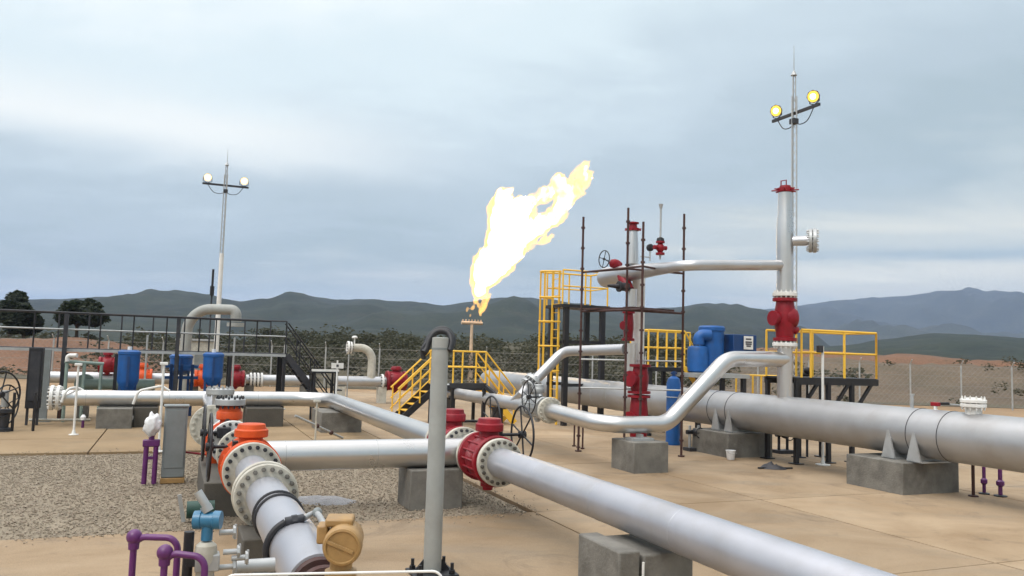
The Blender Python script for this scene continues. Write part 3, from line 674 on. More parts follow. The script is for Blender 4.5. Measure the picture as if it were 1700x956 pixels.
# overhead wheel valve left of the column top
wq = D(1003, 430, 19.6)
t = T('wheel_valve', 'red valve with a thin grey handwheel on top of the overhead bypass pipe end', 'valve', D(1022, 450, 19.8))
MB().lathe(D(1012, 437, 19.6), AX, [(0, .03), (.05, .1), (.14, .12), (.24, .1), (.34, .04)], 18).build('body', 'red', t)
MB().cyl(D(1023, 438, 19.6), W(u5, 6.4, 4.45), .06, n=14).build('neck', 'red', t)
handwheel(t, wq, AX + BX * .15, .21, 'dark', D(1014, 436, 19.6), sp=4, r=.013)
# small vents on the overhead pipe
q = W(u5, Vat(u5, 1096, 4.6), 4.5); z_ = lambda y: Zat(q, y)
t = T('vent_tip', 'thin upright vent pipe with a small red valve, above the overhead bypass pipe', 'vent', q)
MB().cyl((q.x, q.y, 4.5), (q.x, q.y, z_(342)), .022, n=10).lathe((q.x, q.y, z_(346)), ZX, [(0, .03), (.1, .05), (.1, .02)], 12).build('tube', 'galv', t)
MB().lathe((q.x, q.y, z_(423)), ZX, [(0, .05), (0, .1), (.05, .1), (.06, .05), (.12, .09), (.2, .09), (.26, .05), (.27, .1), (.31, .1), (.31, .03)], 18).build('valve_body', 'red', t)
MB().cyl(Vector((q.x, q.y, z_(411))) - AX * .17, Vector((q.x, q.y, z_(411))) + AX * .16, .05, n=12).build('side_stubs', 'red', t)
MB().lathe((q.x, q.y, z_(403)), ZX, [(0, .06), (.04, .09), (.1, .08), (.13, .03)], 14).build('actuator', 'black', t)
q = W(u5, Vat(u5, 1079, 4.6), 4.5)
t = T('pressure_gauge', 'small black gauge on a thin bent stem above the overhead bypass pipe', 'gauge', q)
za = Zat(q, 411); MB().tube([(q.x, q.y, 4.5), (q.x, q.y, Zat(q, 427)), (q.x, q.y, za)], .016, 8).cyl(Vector((q.x, q.y, Zat(q, 427))), Vector((q.x, q.y, Zat(q, 427))) - AX * .25, .014, n=8).build('stem', 'galv', t)
MB().lathe(Vector((q.x, q.y, za)), -BX, [(-.04, .06), (-.03, .085), (.03, .085), (.04, .07)], 18).build('dial', 'black', t)
# inclined pipe left of the tower, then level to the column
t = T('inclined_pipe', 'pale pipe slanting up from the grey flange and running level behind the black tower legs', 'pipe', D(880, 640, 20))
MB().tube(bend([D(878, 642, 20.3), D(935, 583, 20.8), W(c2u - .1, c2v + .1, Zat(q2, 580))], .3, 8), .13, 24).build('pipe', 'silver2', t)
flange(t, D(886, 634, 20.3), D(935, 583, 20.8) - D(878, 642, 20.3), .26, .1, 'galv', 14, 'galv')
flange(t, D(879, 641, 20.3), D(935, 583, 20.8) - D(878, 642, 20.3), .26, .06, 'galv', 14, 'galv')
MB().tube([D(878, 642, 20.3), D(868, 655, 20.1), W(3.55, 8.2, 1.02)], .14, 20).build('foot', 'silver2', t)
# ================================================================== STRUCTURES
def rail(par, pts, h=1.05, m='yellow', r=.022, mid=True, posts=True, kick=False, top_m=None, mid_m=None):
    """guard rail along a list of deck points: top rail, middle rail and each post"""
    pts = [Vector(p) for p in pts]
    MB().tube([p + ZX * h for p in pts], r, 8).build('top_rail', top_m or m, par)
    if mid: MB().tube([p + ZX * (h * .53) for p in pts], r * .85, 8).build('middle_rail', mid_m or m, par)
    if posts:
        for p in pts: MB().cyl(p, p + ZX * h, r, n=8).build('post', m, par)
    if kick:
        k = MB()
        for a, b in zip(pts, pts[1:]): k.beam(a + ZX * .06, b + ZX * .06, .008, .1)
        k.build('toe_plate', m, par)
def lerp(a, b, n): return [Vector(a).lerp(Vector(b), i / n) for i in range(n + 1)]
def stairs(par, top, bot, width_dir, w, steps, m='dark', sm=None):
    top = Vector(top); bot = Vector(bot); wd = Vector(width_dir).normalized()
    for s in (-.5, .5): MB().beam(top + wd * w * s, bot + wd * w * s, .05, .2).build('stringer', m, par)
    st = MB(); run = bot - top; hd = Vector((run.x, run.y, 0)).normalized()
    for k in range(1, steps): st.box(top + run * (k / steps), (.24, w, .03), (hd, wd, ZX))
    st.build('treads', sm or m, par)

# ---- left walkway
WV, WH = 15.5, 2.05
u0, u1 = -22.0, Uat(WV, 474, 2.0)
t = T('steel_walkway', 'long dark steel walkway on legs across the left, with stairs at its right end', 'walkway', W((u0 + u1) / 2, WV, 0))
MB().box(W((u0 + u1) / 2, WV + .45, WH - .015), (u1 - u0, .86, .03)).build('deck', 'dark', t)
for v in (WV, WV + .9): MB().box(W((u0 + u1) / 2, v, WH - .06), (u1 - u0, .05, .08)).build('edge_beam', 'galv' if v == WV else 'dark', t)
fp = [Uat(WV, x, 2.2) for x in (55, 108, 165, 220, 275, 330, 380, 425, 474)]
rail(t, [W(u0, WV, WH)] + [W(u, WV, WH) for u in fp], 1.02, 'black', .024, top_m='dark', mid_m='galv')
rail(t, [W(u0, WV + .9, WH)] + [W(u + .5, WV + .9, WH) for u in fp[:-1]], 1.02, 'dark', .024, mid_m='galv')
for u in [Uat(WV, x, 1.0) for x in (62, 102, 190, 292, 380, 470)]:
    for v in (WV + .02, WV + .88): MB().box(W(u, v, WH / 2 - .1), (.09, .09, WH - .1)).build('leg', 'black', t)
sb = W(Uat(WV, 556, .3), WV + .45, 0); stp = W(u1 + .05, WV + .45, WH - .05)
stairs(t, stp, sb, BX, .8, 9, 'dark')
for v in (WV + .05, WV + .85):
    o = BX * (v - WV - .45); a, b = stp + o, sb + o
    MB().tube([a + ZX * 1.02, b + ZX * 1.0], .024, 8).tube([a + ZX * .55, b + ZX * .5], .02, 8).build('stair_rail', 'black', t)
    for k in (0.25, .55, .9): MB().cyl(a.lerp(b, k), a.lerp(b, k) + ZX * 1.0, .022, n=8).build('post', 'black', t)
MB().beam(W(u1 - .1, WV + .9, .1), W(u1 - .1, WV + .9, WH - .1), .09, .09).build('leg', 'black', t)
for px in (105, 292):
    u = Uat(WV, px, 1.5); MB().box(W(u, WV - .06, 1.5), (.11, .1, 3.06)).build('brace_post', 'dark', t)
q = D(325, 571, 48.5); g = Vector((q.x, q.y, -.09))
b_t = T('cream_hut', 'small cream hut with a flat roof far behind the U pipe and light mast', 'hut', g)
MB().box(g + ZX * (Zat(g, 564) / 2), (2.0, 2.2, Zat(g, 564))).build('wall', 'cream', b_t); MB().box(g + ZX * (Zat(g, 563) + .05), (2.3, 2.5, .12)).build('roof', 'galv', b_t); MB().box(g + ZX * .95 - BX * 1.11 + AX * .3, (.7, .05, 1.9)).build('door', 'cabinet', b_t)
a_ = D(538, 616, 25.5); g = Vector((a_.x, a_.y, 0))
b_t = T('step_stand', 'small black step stand with a pale top bar at the foot of the walkway stairs', 'step stand', g)
for s in (-.32, .32):
    for e in (-.25, .25): MB().box(g + AX * s + BX * e + ZX * (a_.z / 2 - .01), (.06, .06, a_.z)).build('leg', 'black', b_t)
MB().box(g + ZX * (a_.z - .03), (.8, .62, .05)).build('top', 'black', b_t); MB().box(g + ZX * (a_.z + .03) - BX * .26, (.84, .06, .07)).build('top_bar', 'white', b_t)
for k in (.3, .62): MB().box(g + ZX * a_.z * k + AX * .42, (.24, .6, .04)).build('step', 'black', b_t)
# dark switch panels under the walkway at far left
for px, lab, w_ in ((52, 'tall narrow dark blue switch panel under the walkway at the far left', .34),):
    q = P(px, 706, 0); t = T('switch_panel', lab, 'panel', q)
    MB().box(q + ZX * 1.25, (w_, .25, 1.6)).build('box', 'black', t, bevel=.01)
    MB().box(q + ZX * 1.3 - BX * .135, (w_ * .7, .02, 1.3)).build('door', 'dark', t)
    for s in (-.12, .12): MB().box(q + ZX * .22 + AX * s, (.06, .06, .5)).build('leg', 'dark', t)
q = P(70, 700, 0); t = T('support_column', 'grey steel column with flat face beside the dark switch panel', 'column', q)
MB().box(q + ZX * 1.0, (.20, .16, 2.0)).box(q + ZX * .02, (.4, .34, .04)).build('post', 'cabinet', t)

# ---- yellow stair platform in the middle
DZ = 1.24; c0 = D(745, 640, 25); cu, cv = UV(c0)
t = T('stair_platform', 'low yellow railed stile with steps down both sides, behind the pale grey post', 'platform', W(cu, cv, 0))
ua, ub = cu - .35, Uat(cv, 806, 1.5)
MB().box(W((ua + ub) / 2, cv + .45, DZ - .02), (ub - ua, .9, .04)).build('deck', 'galv', t)
for v in (cv, cv + .9): MB().box(W((ua + ub) / 2, v, DZ - .08), (ub - ua + .1, .06, .15)).build('edge_beam', 'black', t)
for v in (cv, cv + .9):
    rail(t, [W(ua, v, DZ), W((ua + ub) / 2, v, DZ), W(ub, v, DZ)], 1.05, 'yellow', .028, kick=False)
    for u in (ua + .05, ub - .05): MB().box(W(u, v, DZ / 2 - .05), (.09, .09, DZ)).build('leg', 'black', t)
bl = W(ua - 1.25, cv + .45, .05); br_ = W(ub + 1.05, cv + .45, .05)
for a_, b_ in ((W(ua, cv + .45, DZ - .05), bl), (W(ub, cv + .45, DZ - .05), br_)):
    stairs(t, a_, b_, BX, .85, 6, 'black' if b_ is bl else 'yellow', 'yellow')
    for s in (-.45, .45):
        o = BX * s; r_ = MB()
        for hh, rr in ((1.05, .028), (.72, .02), (.4, .02)): r_.tube([a_ + o + ZX * (hh + .05), b_ + o + ZX * hh], rr, 8)
        r_.build('stair_rail', 'yellow', t)
        for k in (.45, .95): MB().cyl((a_ + o).lerp(b_ + o, k), (a_ + o).lerp(b_ + o, k) + ZX * 1.05, .024, n=8).build('post', 'yellow', t)
# dark pipe rack beam right of the stile
t = T('pipe_support_frame', 'black steel frame on legs under the grey pipe beside the yellow stile', 'frame', D(785, 690, 22.5))
a_, b_ = D(748, 640, 22.8), D(806, 640, 22.4)
MB().beam(a_, b_, .16, .14).beam(b_ - ZX * .02, D(822, 655, 22.2), .12, .1).build('beam', 'black', t)
for q in (a_.lerp(b_, .06), a_.lerp(b_, .97)): MB().beam(Vector((q.x, q.y, -.03)), q, .08, .08, AX).build('leg', 'black', t)

# ---- black tower with yellow ladder cage
TY = 26; tz = 3.87; q = D(936, 508, TY); tu, tv = UV(q); tu2 = Uat(tv, 1006, tz)
t = T('ladder_tower', 'tall black legged tower with a yellow railed deck and yellow caged ladder', 'tower', W((tu + tu2) / 2, tv, 0))
MB().box(W((tu + tu2) / 2, tv + .6, tz), (tu2 - tu + .2, 1.4, .1)).build('deck', 'black', t)
for u in (tu + .12, tu2 - .1):
    for v in (tv + .05, tv + 1.15): MB().box(W(u, v, tz / 2 - .05), (.16, .16, tz)).build('leg', 'black', t)
for h in (1.3, 2.7):
    MB().box(W((tu + tu2) / 2, tv + .05, h), (tu2 - tu, .08, .1)).box(W((tu + tu2) / 2, tv + 1.15, h), (tu2 - tu, .08, .1)).build('brace', 'black', t)
d_ = tz + .05
rail(t, [W(tu - .05, tv, d_), W((tu + tu2) / 2, tv, d_), W(tu2 + .05, tv, d_), W(tu2 + .05, tv + 1.2, d_), W((tu + tu2) / 2, tv + 1.2, d_), W(tu - .05, tv + 1.2, d_)], 1.12, 'yellow', .028)
lu = Uat(tv + .6, 921, 2.5); lz = 5.05
for s in (-.24, .24): MB().box(W(lu, tv + .6 + s, lz / 2), (.05, .07, lz)).build('ladder_rail', 'yellow', t)
rg = MB()
for k in range(17): rg.cyl(W(lu, tv + .36, .3 + k * .28), W(lu, tv + .84, .3 + k * .28), .014, n=6)
rg.build('rungs', 'yellow', t)
cg = MB()
def hoop(z): return [W(lu - .38 * math.sin(a) * 1.5, tv + .6 + .36 * math.cos(a), z) for a in [PI * i / 12 for i in range(13)]]
for z in (1.75, 2.55, 3.35, 4.15, 5.0): cg.tube(hoop(z), .03, 6)
for k in range(2, 11, 2): cg.beam(hoop(1.75)[k], hoop(5.0)[k], .05, .015)
cg.build('cage', 'yellow', t)

# ---- right yellow platform beside the wide pipe
pv = 3.6; pu0, pu1 = Uat(pv, 1322, 1.95), Uat(pv, 1455, 1.95)
t = T('access_platform', 'yellow railed platform on black braced legs to the right of the vent stack', 'platform', W((pu0 + pu1) / 2, pv, 0), 'yellow railed platforms along the wide pipe')
pz = 1.93
MB().box(W((pu0 + pu1) / 2, pv + .5, pz - .02), (pu1 - pu0, 1.0, .04)).build('deck', 'black', t)
for v in (pv, pv + 1): MB().box(W((pu0 + pu1) / 2, v, pz - .09), (pu1 - pu0 + .06, .07, .15)).build('edge_beam', 'black', t)
up = [pu0 + .15, Uat(pv, 1346, 2.4), Uat(pv, 1402, 2.4), pu1]
rail(t, [W(u, pv, pz) for u in up], 1.08, 'yellow', .027)
rail(t, [W(pu1, pv, pz), W(pu1, pv + 1, pz), W((pu0 + pu1) / 2 + .2, pv + 1, pz), W(pu0 + .9, pv + 1, pz), W(pu0, pv + 1, pz)], 1.08, 'yellow', .027)
for px in (1322, 1375, 1414):
    u = Uat(pv, px, 1.2)
    for v in (pv, pv + .95): MB().box(W(u, v, pz / 2 - .1), (.09, .09, pz)).box(W(u, v, .012), (.24, .24, .02)).build('leg', 'black', t)
    MB().beam(W(u, pv - .003, 1.05), W(u + .62, pv - .003, pz - .12), .06, .07).build('brace', 'black', t)
# ---- yellow platform left of the blue compressor
q = D(1076, 609, 23.5); yu, yv = UV(q); yu2 = Uat(yv, 1136, 2.0); yz = q.z
t = T('access_platform', 'yellow railed platform with black legs between the scaffold and the blue compressor', 'platform', W((yu + yu2) / 2, yv, 0), 'yellow railed platforms along the wide pipe')
MB().box(W((yu + yu2) / 2, yv + .5, yz - .06), (yu2 - yu + .1, 1.0, .13)).build('deck', 'black', t)
rail(t, [W(yu + (yu2 - yu) * k / 4, yv, yz) for k in range(5)], 1.08, 'yellow', .03)
rail(t, [W(yu, yv, yz), W(yu, yv + 1, yz), W((yu + yu2) / 2, yv + 1, yz), W(yu2 + .9, yv + 1, yz)], 1.08, 'yellow', .027)
for u in (yu + .1, yu2 - .1):
    for v in (yv + .05, yv + .95): MB().box(W(u, v, yz / 2 - .05), (.1, .1, yz)).build('leg', 'black', t)
MB().beam(W(yu2, yv, yz), W(yu2 + .9, yv, yz - 1.0), .05, .15).tube([W(yu2, yv, yz + 1.08), W(yu2 + .75, yv, yz + .05)], .028, 8).build('stair_rail', 'yellow', t)
# ---- yellow guard rail behind the wide pipe
a_, b_ = D(1222, 658, 26), D(1292, 662, 25.5)
t = T('guard_rail', 'yellow guard rail with close posts seen between the silver riser pipe and the vent stack', 'railing', a_)
rail(t, lerp(Vector((a_.x, a_.y, .35)), Vector((b_.x, b_.y, .35)), 5), 1.45, 'yellow', .03)
MB().beam(Vector((a_.x, a_.y, .35)), Vector((b_.x, b_.y, .35)), .1, .1).build('base_beam', 'yellow', t)
for q in (a_, b_): MB().cyl((q.x, q.y, -.03), (q.x, q.y, .35), .04, n=8).build('leg', 'yellow', t)

# ---- scaffold round the column
SC = [(D(960, 745, 19.3), 360), (D(1036, 745, 18.2), 345), (D(1062, 745, 17.6), 368), (D(1131, 757, 18.9), 355)]
t = T('scaffold', 'thin brown scaffold with four knotted uprights and boards, round the red valved column', 'scaffold', (2.8, 18.5, 0))
tops = []
for g, top in SC:
    g = Vector((g.x, g.y, 0)); z = Zat(g, top); b = MB().cyl(g, g + ZX * z, .028, n=9)
    k = .35
    while k < z: b.cyl(g + ZX * k, g + ZX * (k + .045), .05, n=8); k += .5
    b.cyl(g - ZX * .002, g + ZX * .03, .08, n=8); b.build('upright', 'rust', t); tops.append(g)
order = [0, 1, 3, 2]
def zrow(g, y): return Zat(g, y)
for ya, nm in ((452, 'ledger'), (517, 'ledger')):
    h = zrow(tops[0], ya)
    for i in range(4):
        p, q = tops[order[i]], tops[order[(i + 1) % 4]]; MB().cyl(p + ZX * h, q + ZX * h, .024, n=8).build('ledger', 'rust', t)
for yy in (600, 648):
    h = zrow(tops[3], yy); MB().cyl(tops[0] + ZX * (h - .02), tops[3] + ZX * h, .02, n=8).build('ledger', 'galv', t)
h = zrow(tops[0], 517) + .05
for k in range(3):
    f_ = k / 3 + .1; p = tops[0].lerp(tops[2], f_); q = tops[1].lerp(tops[3], f_)
    if k == 1: continue
    MB().beam(p + ZX * h, q + ZX * h, .26, .04).build('board', 'rust', t)
# short brown stand posts below the low pipe
t = T('stand_posts', 'three thin brown posts standing on the slab under the low silver pipe', 'stand', P(962, 742, 0))
for px in (953, 960, 967):
    q = P(px, 741 + (px - 953) * .3, 0); MB().cyl(q - ZX * .002, q + ZX * .75, .022, n=8).cyl(q, q + ZX * .03, .05, n=8).build('post', 'rust', t)

# ---- blue machines
t = T('blue_compressor', 'bright blue compressor unit with a white notice on its side, behind the wide pipe', 'compressor', D(1180, 640, 24))
Yb = 24
def cylpx(pxc, pyt, pyb, wpx, Y):
    a_ = D(pxc, pyb, Y); z = Zat(a_, pyt); return Vector((a_.x, a_.y, a_.z)), z, wpx / 2 * Y / F
a_, z, r = cylpx(1158, 574, 618, 34, Yb)
MB().lathe((a_.x, a_.y, a_.z), ZX, [(0, r * .8), (.04, r), (z - a_.z - .1, r), (z - a_.z - .03, r * .9), (z - a_.z, r * .6)], 32).build('receiver', 'blue', t)
a_, z, r = cylpx(1181, 541, 612, 40, Yb + .3)
MB().lathe((a_.x, a_.y, a_.z), ZX, [(0, r * .9), (.03, r), (z - a_.z - .16, r), (z - a_.z - .15, r * 1.08), (z - a_.z - .05, r * 1.08), (z - a_.z, r * .95)], 32).build('filter_housing', 'blue', t)
MB().tube(bend([D(1160, 572, Yb), D(1160, 556, Yb), D(1180, 556, Yb)], .15, 6), .17, 16).build('elbow', 'blue', t)
q = D(1223, 580, Yb + .6); MB().box(q, (.86, .8, .9)).build('panel_box', 'navy', t, bevel=.02)
q2_ = D(1228, 569, Yb + .6) - BX * .41; s_ = MB().box(q2_, (.34, .012, .40)).build('notice', 'white', t)
nk = MB()
for dz, w_ in ((.11, .2), (.02, .24), (-.04, .22), (-.10, .16)): nk.box(q2_ - BX * .009 + ZX * dz, (w_, .006, .045))
nk.build('notice_print', 'ink', s_)
q = D(1180, 620, Yb); MB().box(Vector((q.x, q.y, q.z - .05)), (1.9, 1.2, .12)).build('skid', 'galv', t)
for s in (-.8, .8):
    for e in (-.5, .5): MB().box(Vector((q.x, q.y, q.z / 2 - .08)) + AX * s + BX * e, (.12, .12, q.z)).build('leg', 'black', t)
t = T('blue_cylinder', 'tall slim blue cylinder standing on the slab behind the silver riser pipe', 'gas cylinder', P(1117, 738, 0))
q = P(1117, 738, 0); MB().lathe(q, ZX, [(0, .19), (.10, .19), (.12, .185), (1.6, .185), (1.74, .15), (1.80, .06)], 30).build('body', 'blue', t)
MB().cyl(q + ZX * 1.78, q + ZX * 1.93, .05, n=12).cyl(q + ZX * 1.88 - AX * .08, q + ZX * 1.88 + AX * .08, .03, n=10).build('valve', 'navy', t)
MB().ring(q + ZX * 1.25, ZX, .188, .012, 30, 6).build('clamp', 'galv', t)
def vessel(label, px, yt, yb, w, v, taper=True, foot=True):
    u = Uat(v, px, 1.4); g = W(u, v, 0); zt = Zat(g, yt); zb_ = Zat(g, yb); Y = g.y; r = w / 2 * Y / F
    r *= .87; t = T('blue_vessel', label, 'vessel', g, 'blue vessels by the walkway'); h = zt - zb_
    MB().lathe(g + ZX * zb_, ZX, [(0, r * .45), (h * .22, r * .9 if taper else r), (h * .3, r), (h - .14, r), (h - .12, r * 1.06), (h - .05, r * 1.06), (h, r * .8)], 32).build('shell', 'blue', t)
    MB().cyl(g + ZX * (zt - .02), g + ZX * (zt + .10), .06, n=12).build('top_nozzle', 'white', t)
    MB().box(g + ZX * ((zb_ + zt) / 2) - BX * (r + .01), (.06, .05, h * .7)).build('rib', 'navy', t)
    for s in (-1, 0, 1): MB().box(g + ZX * (zb_ / 2 + .1) + AX * (s * r * .7) + BX * (.12 if s == 0 else -.05), (.07, .07, zb_ + .24)).build('leg', 'navy', t)
vessel('left blue vessel with white top nozzle in front of the walkway, nearest the left edge', 213, 581, 652, 38, 14.75)
vessel('blue vessel in front of the light mast, next to an orange valve', 353, 585, 640, 36, 14.75, False)
vessel('squat blue vessel behind the walkway between the two taller blue vessels', 300, 588, 622, 40, 17.6, False)
t = T('tubular_stand', 'blue tubular frame under the walkway between the blue vessels', 'frame', W(Uat(16.8, 300, .8), 16.8, 0))
for px in (283, 300, 318): 
    u = Uat(16.8, px, 1); MB().box(W(u, 16.8, .8), (.09, .09, 1.64)).build('leg', 'navy', t)
for h in (1.2, 1.55): MB().box(W(Uat(16.8, 300, 1), 16.8, h), (1.0, .07, .09)).build('crossbar', 'blue', t)

# ---- second row of pipe behind the walkway
RV = 23.0; RH = .9
def row_u(px): return Uat(RV, px, RH)
for px0, px1, lab in ((62, 232, 'left stretch of grey pipe behind the walkway, left of the blue vessel'), (244, 328, 'short grey pipe behind the walkway between two orange valves'), (408, 512, 'grey pipe with a pale ribbed flange behind the walkway stairs'), (560, 640, 'grey pipe under the white gooseneck, joined to a red valve')):
    t = T('rear_pipe', lab, 'pipe', W(row_u((px0 + px1) / 2), RV, 0), 'pipes in the rear row')
    MB().tube([W(row_u(px0), RV, RH), W(row_u(px1), RV, RH)], .21, 26).build('pipe', 'silver2', t)
    for px in (px0 + 6, px1 - 6):
        MB().box(W(row_u(px), RV, .33), (.34, .4, .72)).build('foot', 'concrete' if px1 < 600 else 'cream', t)
    if px0 == 408:
        for k in range(4): flange(t, W(row_u(416 + k * 6), RV, RH), AX, .29, .08, 'white', 12, 'dark', bolts=k % 2 == 0)
        for k in (462, 469): MB().ring(W(row_u(k), RV, RH), AX, .212, .02, 24, 6).build('band', 'navy', t)
    if px0 == 560: flange(t, W(row_u(634), RV, RH), AX, .32, .09, 'white', 12, 'dark')
for px, m, lab, R in ((237, 'orange', 'orange valve behind the left blue vessel, under a thin white pole', .33), (337, 'orange', 'low orange valve left of the blue vessel by the light mast', .33), (390, 'red', 'red and orange valve behind the walkway right of the blue vessel', .33), (657, 'red', 'round red valve on the rear pipe left of the yellow stile', .42), (178, 'red', 'dark red valve behind the walkway left of the blue vessel', .3)):
    z = RH + (.5 if px == 178 else .05)
    ball_valve(lab, W(row_u(px), RV - (.3 if px != 657 else 0), z), AX, ZX, R, R * 1.0, m, None, None, 'valves in the rear row', top=.3, body_r=1.0, name='rear_valve')
t = T('round_cover', 'pale green round bolted cover facing the camera behind the header pipe at left', 'flange cover', D(141, 637, 24))
q = D(141, 637, 24); MB().lathe(q, BX, [(-.06, .2), (-.05, .28), (.02, .29), (.1, .29), (.1, .2)], 28).build('cover', 'palegreen', t)
MB().cyl(q, q + AX * 1.9, .17, n=20).build('pipe', 'palegreen', t); MB().box(Vector((q.x, q.y, .32)), (.3, .3, .7)).build('foot', 'concrete', t)
# pipe rack with pale pipes at left
t = T('pale_pipe_frame', 'pale green thin pipe frame standing behind the header pipe at left', 'pipe frame', D(150, 640, 23))
a_, b_ = D(108, 600, 22.5), D(172, 604, 23.2)
fr = MB().tube([a_, b_], .05, 10).build('crossbar', 'palegreen', t)
for k in (.05, .5, .95): q = a_.lerp(b_, k); MB().cyl((q.x, q.y, -.02), q, .045, n=10).build('post', 'palegreen', t)
MB().tube(bend([D(112, 600, 22.5), D(112, 590, 22.5), D(128, 590, 22.5)], .1, 5), .06, 10).build('elbow', 'white', t)
# red valve box on frame, small white caps
for px, py, lab in ((137, 698, 'small white capped stub on the slab right of the white stand pole'), (216, 697, 'small white capped stub on the slab right of the left plinth')):
    q = P(px, py + 12, 0); t = T('capped_stub', lab, 'stub', q, 'white capped stubs on the left slab'); MB().cyl(q - ZX * .01, q + ZX * .2, .035, n=10).build('stub', 'purple', t); MB().lathe(q + ZX * .2, ZX, [(0, .06), (.08, .07), (.14, .03)], 12).build('cap', 'plastic', t)

# ---- gooseneck and U pipe
q = W(Uat(RV, 617, 1.5), RV, 0); zt = Zat(q, 578)
t = T('gooseneck_vent', 'white gooseneck pipe with a flanged open end, behind the header pipe bend', 'vent pipe', q)
hu = Uat(RV, 577, zt)
MB().tube(bend([q + ZX * .9, q + ZX * zt, W(hu, RV, zt)], .55, 10), .17, 24).build('pipe', 'cream', t)
flange(t, W(hu + .02, RV, zt), AX, .27, .09, 'white', 12, 'dark'); flange(t, W(hu + .14, RV, zt), AX, .25, .07, 'white', 12, 'dark')
MB().cyl(W(hu + .28, RV, zt), W(hu + .28, RV, zt + .42), .03, n=8).lathe(W(hu + .28, RV, zt + .4), ZX, [(0, .03), (0, .12), (.06, .12), (.1, .05)], 12).build('top_stub', 'white', t)
q = D(307, 600, 31); uu, uv_ = UV(q); zt = Zat(q, 512)
t = T('vent_loop', 'wide pale grey upturned U pipe rising behind the walkway beside the light mast', 'vent pipe', Vector((q.x, q.y, 0)))
q3 = D(391, 540, 31); u3, v3 = UV(q3)
MB().tube(bend([Vector((q.x, q.y, .2)), Vector((q.x, q.y, zt)), Vector((q3.x, q3.y, zt)), Vector((q3.x, q3.y, Zat(q3, 534)))], .95, 12), .20, 26).build('pipe', 'post', t)
MB().lathe(Vector((q3.x, q3.y, Zat(q3, 536))), -ZX, [(0, .2), (0, .32), (.14, .32), (.14, .2)], 24).build('end_flange', 'post', t)
q = D(351, 500, 33); g = Vector((q.x, q.y, 0))
t = T('antenna', 'short dark whip antenna on a thin post behind the U pipe', 'antenna', g); z_ = lambda y: Zat(g, y)
MB().cyl(g, g + ZX * z_(492), .035, n=8).build('post', 'dark', t)
MB().cyl(g + ZX * z_(492), g + ZX * z_(447), .05, n=8).cyl(g + ZX * z_(490), g + ZX * z_(475), .09, n=8).build('whip', 'black', t)

# ---- light masts
def mast(label, base, bar_z, top_z, bar_dir, lamp_m, face, lampdy, pole_z=None):
    t = T('light_mast', label, 'light mast', base, 'lattice light masts'); base = Vector(base); s = .085
    legs = [Vector((math.cos(a) * s, math.sin(a) * s, 0)) for a in (R_(90), R_(210), R_(330))]; ztop = bar_z + (top_z - bar_z) * .55; z0 = pole_z or 0
    if pole_z: MB().cyl(base, base + ZX * pole_z, .12, .10, n=16).build('pole', 'white', t)
    lt = MB()
    for l in legs: lt.cyl(base + l + ZX * (z0 - .2 if z0 else 0), base + l + ZX * (bar_z + .5), .022, n=6)
    z = z0; k = 0
    while z < bar_z + .3:
        for i in range(3): lt.cyl(base + legs[i] + ZX * z, base + legs[(i + 1) % 3] + ZX * (z + .28), .007, n=4)
        z += .28
    lt.build('lattice', 'galv', t)
    up = MB(); w = .055
    for l in legs: up.cyl(base + l * .6 + ZX * bar_z, base + l * .6 + ZX * ztop, .016, n=6)
    z = bar_z + .3
    while z < ztop - .1:
        for i in range(3): up.cyl(base + legs[i] * .6 + ZX * z, base + legs[(i + 1) % 3] * .6 + ZX * (z + .25), .006, n=4)
        z += .25
    up.lathe(base + ZX * ztop, ZX, [(0, .03), (0, .10), (.14, .04), (.16, .016), (top_z - ztop, .008)], 8); up.build('top_section', 'galv', t)
    bd = Vector(bar_dir).normalized(); c = base + ZX * bar_z - Vector(face) * .12
    MB().beam(c - bd * 1.05, c + bd * 1.05, .07, .09).build('crossbar', 'dark', t)
    for sg in (-1, 1):
        lc = c + bd * (.83 * sg) + ZX * .30; fd = (Vector(face) - ZX * lampdy).normalized()
        h = MB().lathe(lc - fd * .16, fd, [(0, .09), (.03, .13), (.2, .185), (.24, .20), (.28, .20), (.28, .17)], 8).build('lamp_housing', 'black', t)
        MB().lathe(lc + fd * .105, fd, [(0, .178), (.02, .172), (.035, .12)], 20).build('lamp_glass', lamp_m, h); MB().lathe(lc + fd * .125, fd, [(0, .10), (.025, .085), (.035, .03)], 14).build('bulb', lamp_m.replace('lamp', 'bulb'), h)
        MB().tube([lc - fd * .02 + bd * .19, lc - fd * .02 + bd * .2 - ZX * .18, lc - ZX * .26, lc - fd * .02 - bd * .2 - ZX * .18, lc - fd * .02 - bd * .19], .018, 6).build('bracket', 'black', h)
        MB().tube(smooth_path([c + bd * (.8 * sg) - ZX * .04, c + bd * (.55 * sg) - ZX * .36, c + bd * (.25 * sg) - ZX * .42, base + ZX * (bar_z - .35)]), .016, 6).build('cable', 'dark', t)
    MB().box(base + ZX * (bar_z - .3), (.2, .2, .16)).build('junction_box', 'dark', t)
bq = D(375, 307, 38); tq = D(374, 248, 38)
mast('light mast with two glowing white lamps rising behind the U pipe at left', (bq.x, bq.y, 0), bq.z, tq.z, AX, 'lampwht', (.38, -.92, 0), .18, pole_z=6.6)
bq = D(1318, 186, 24.8); tq = D(1329, 76, 24.8)
mast('light mast with two round yellow lamps rising behind the red capped vent stack', (bq.x, bq.y, 0), bq.z, tq.z, BX, 'lampyel', (-.62, -.78, 0), .28)

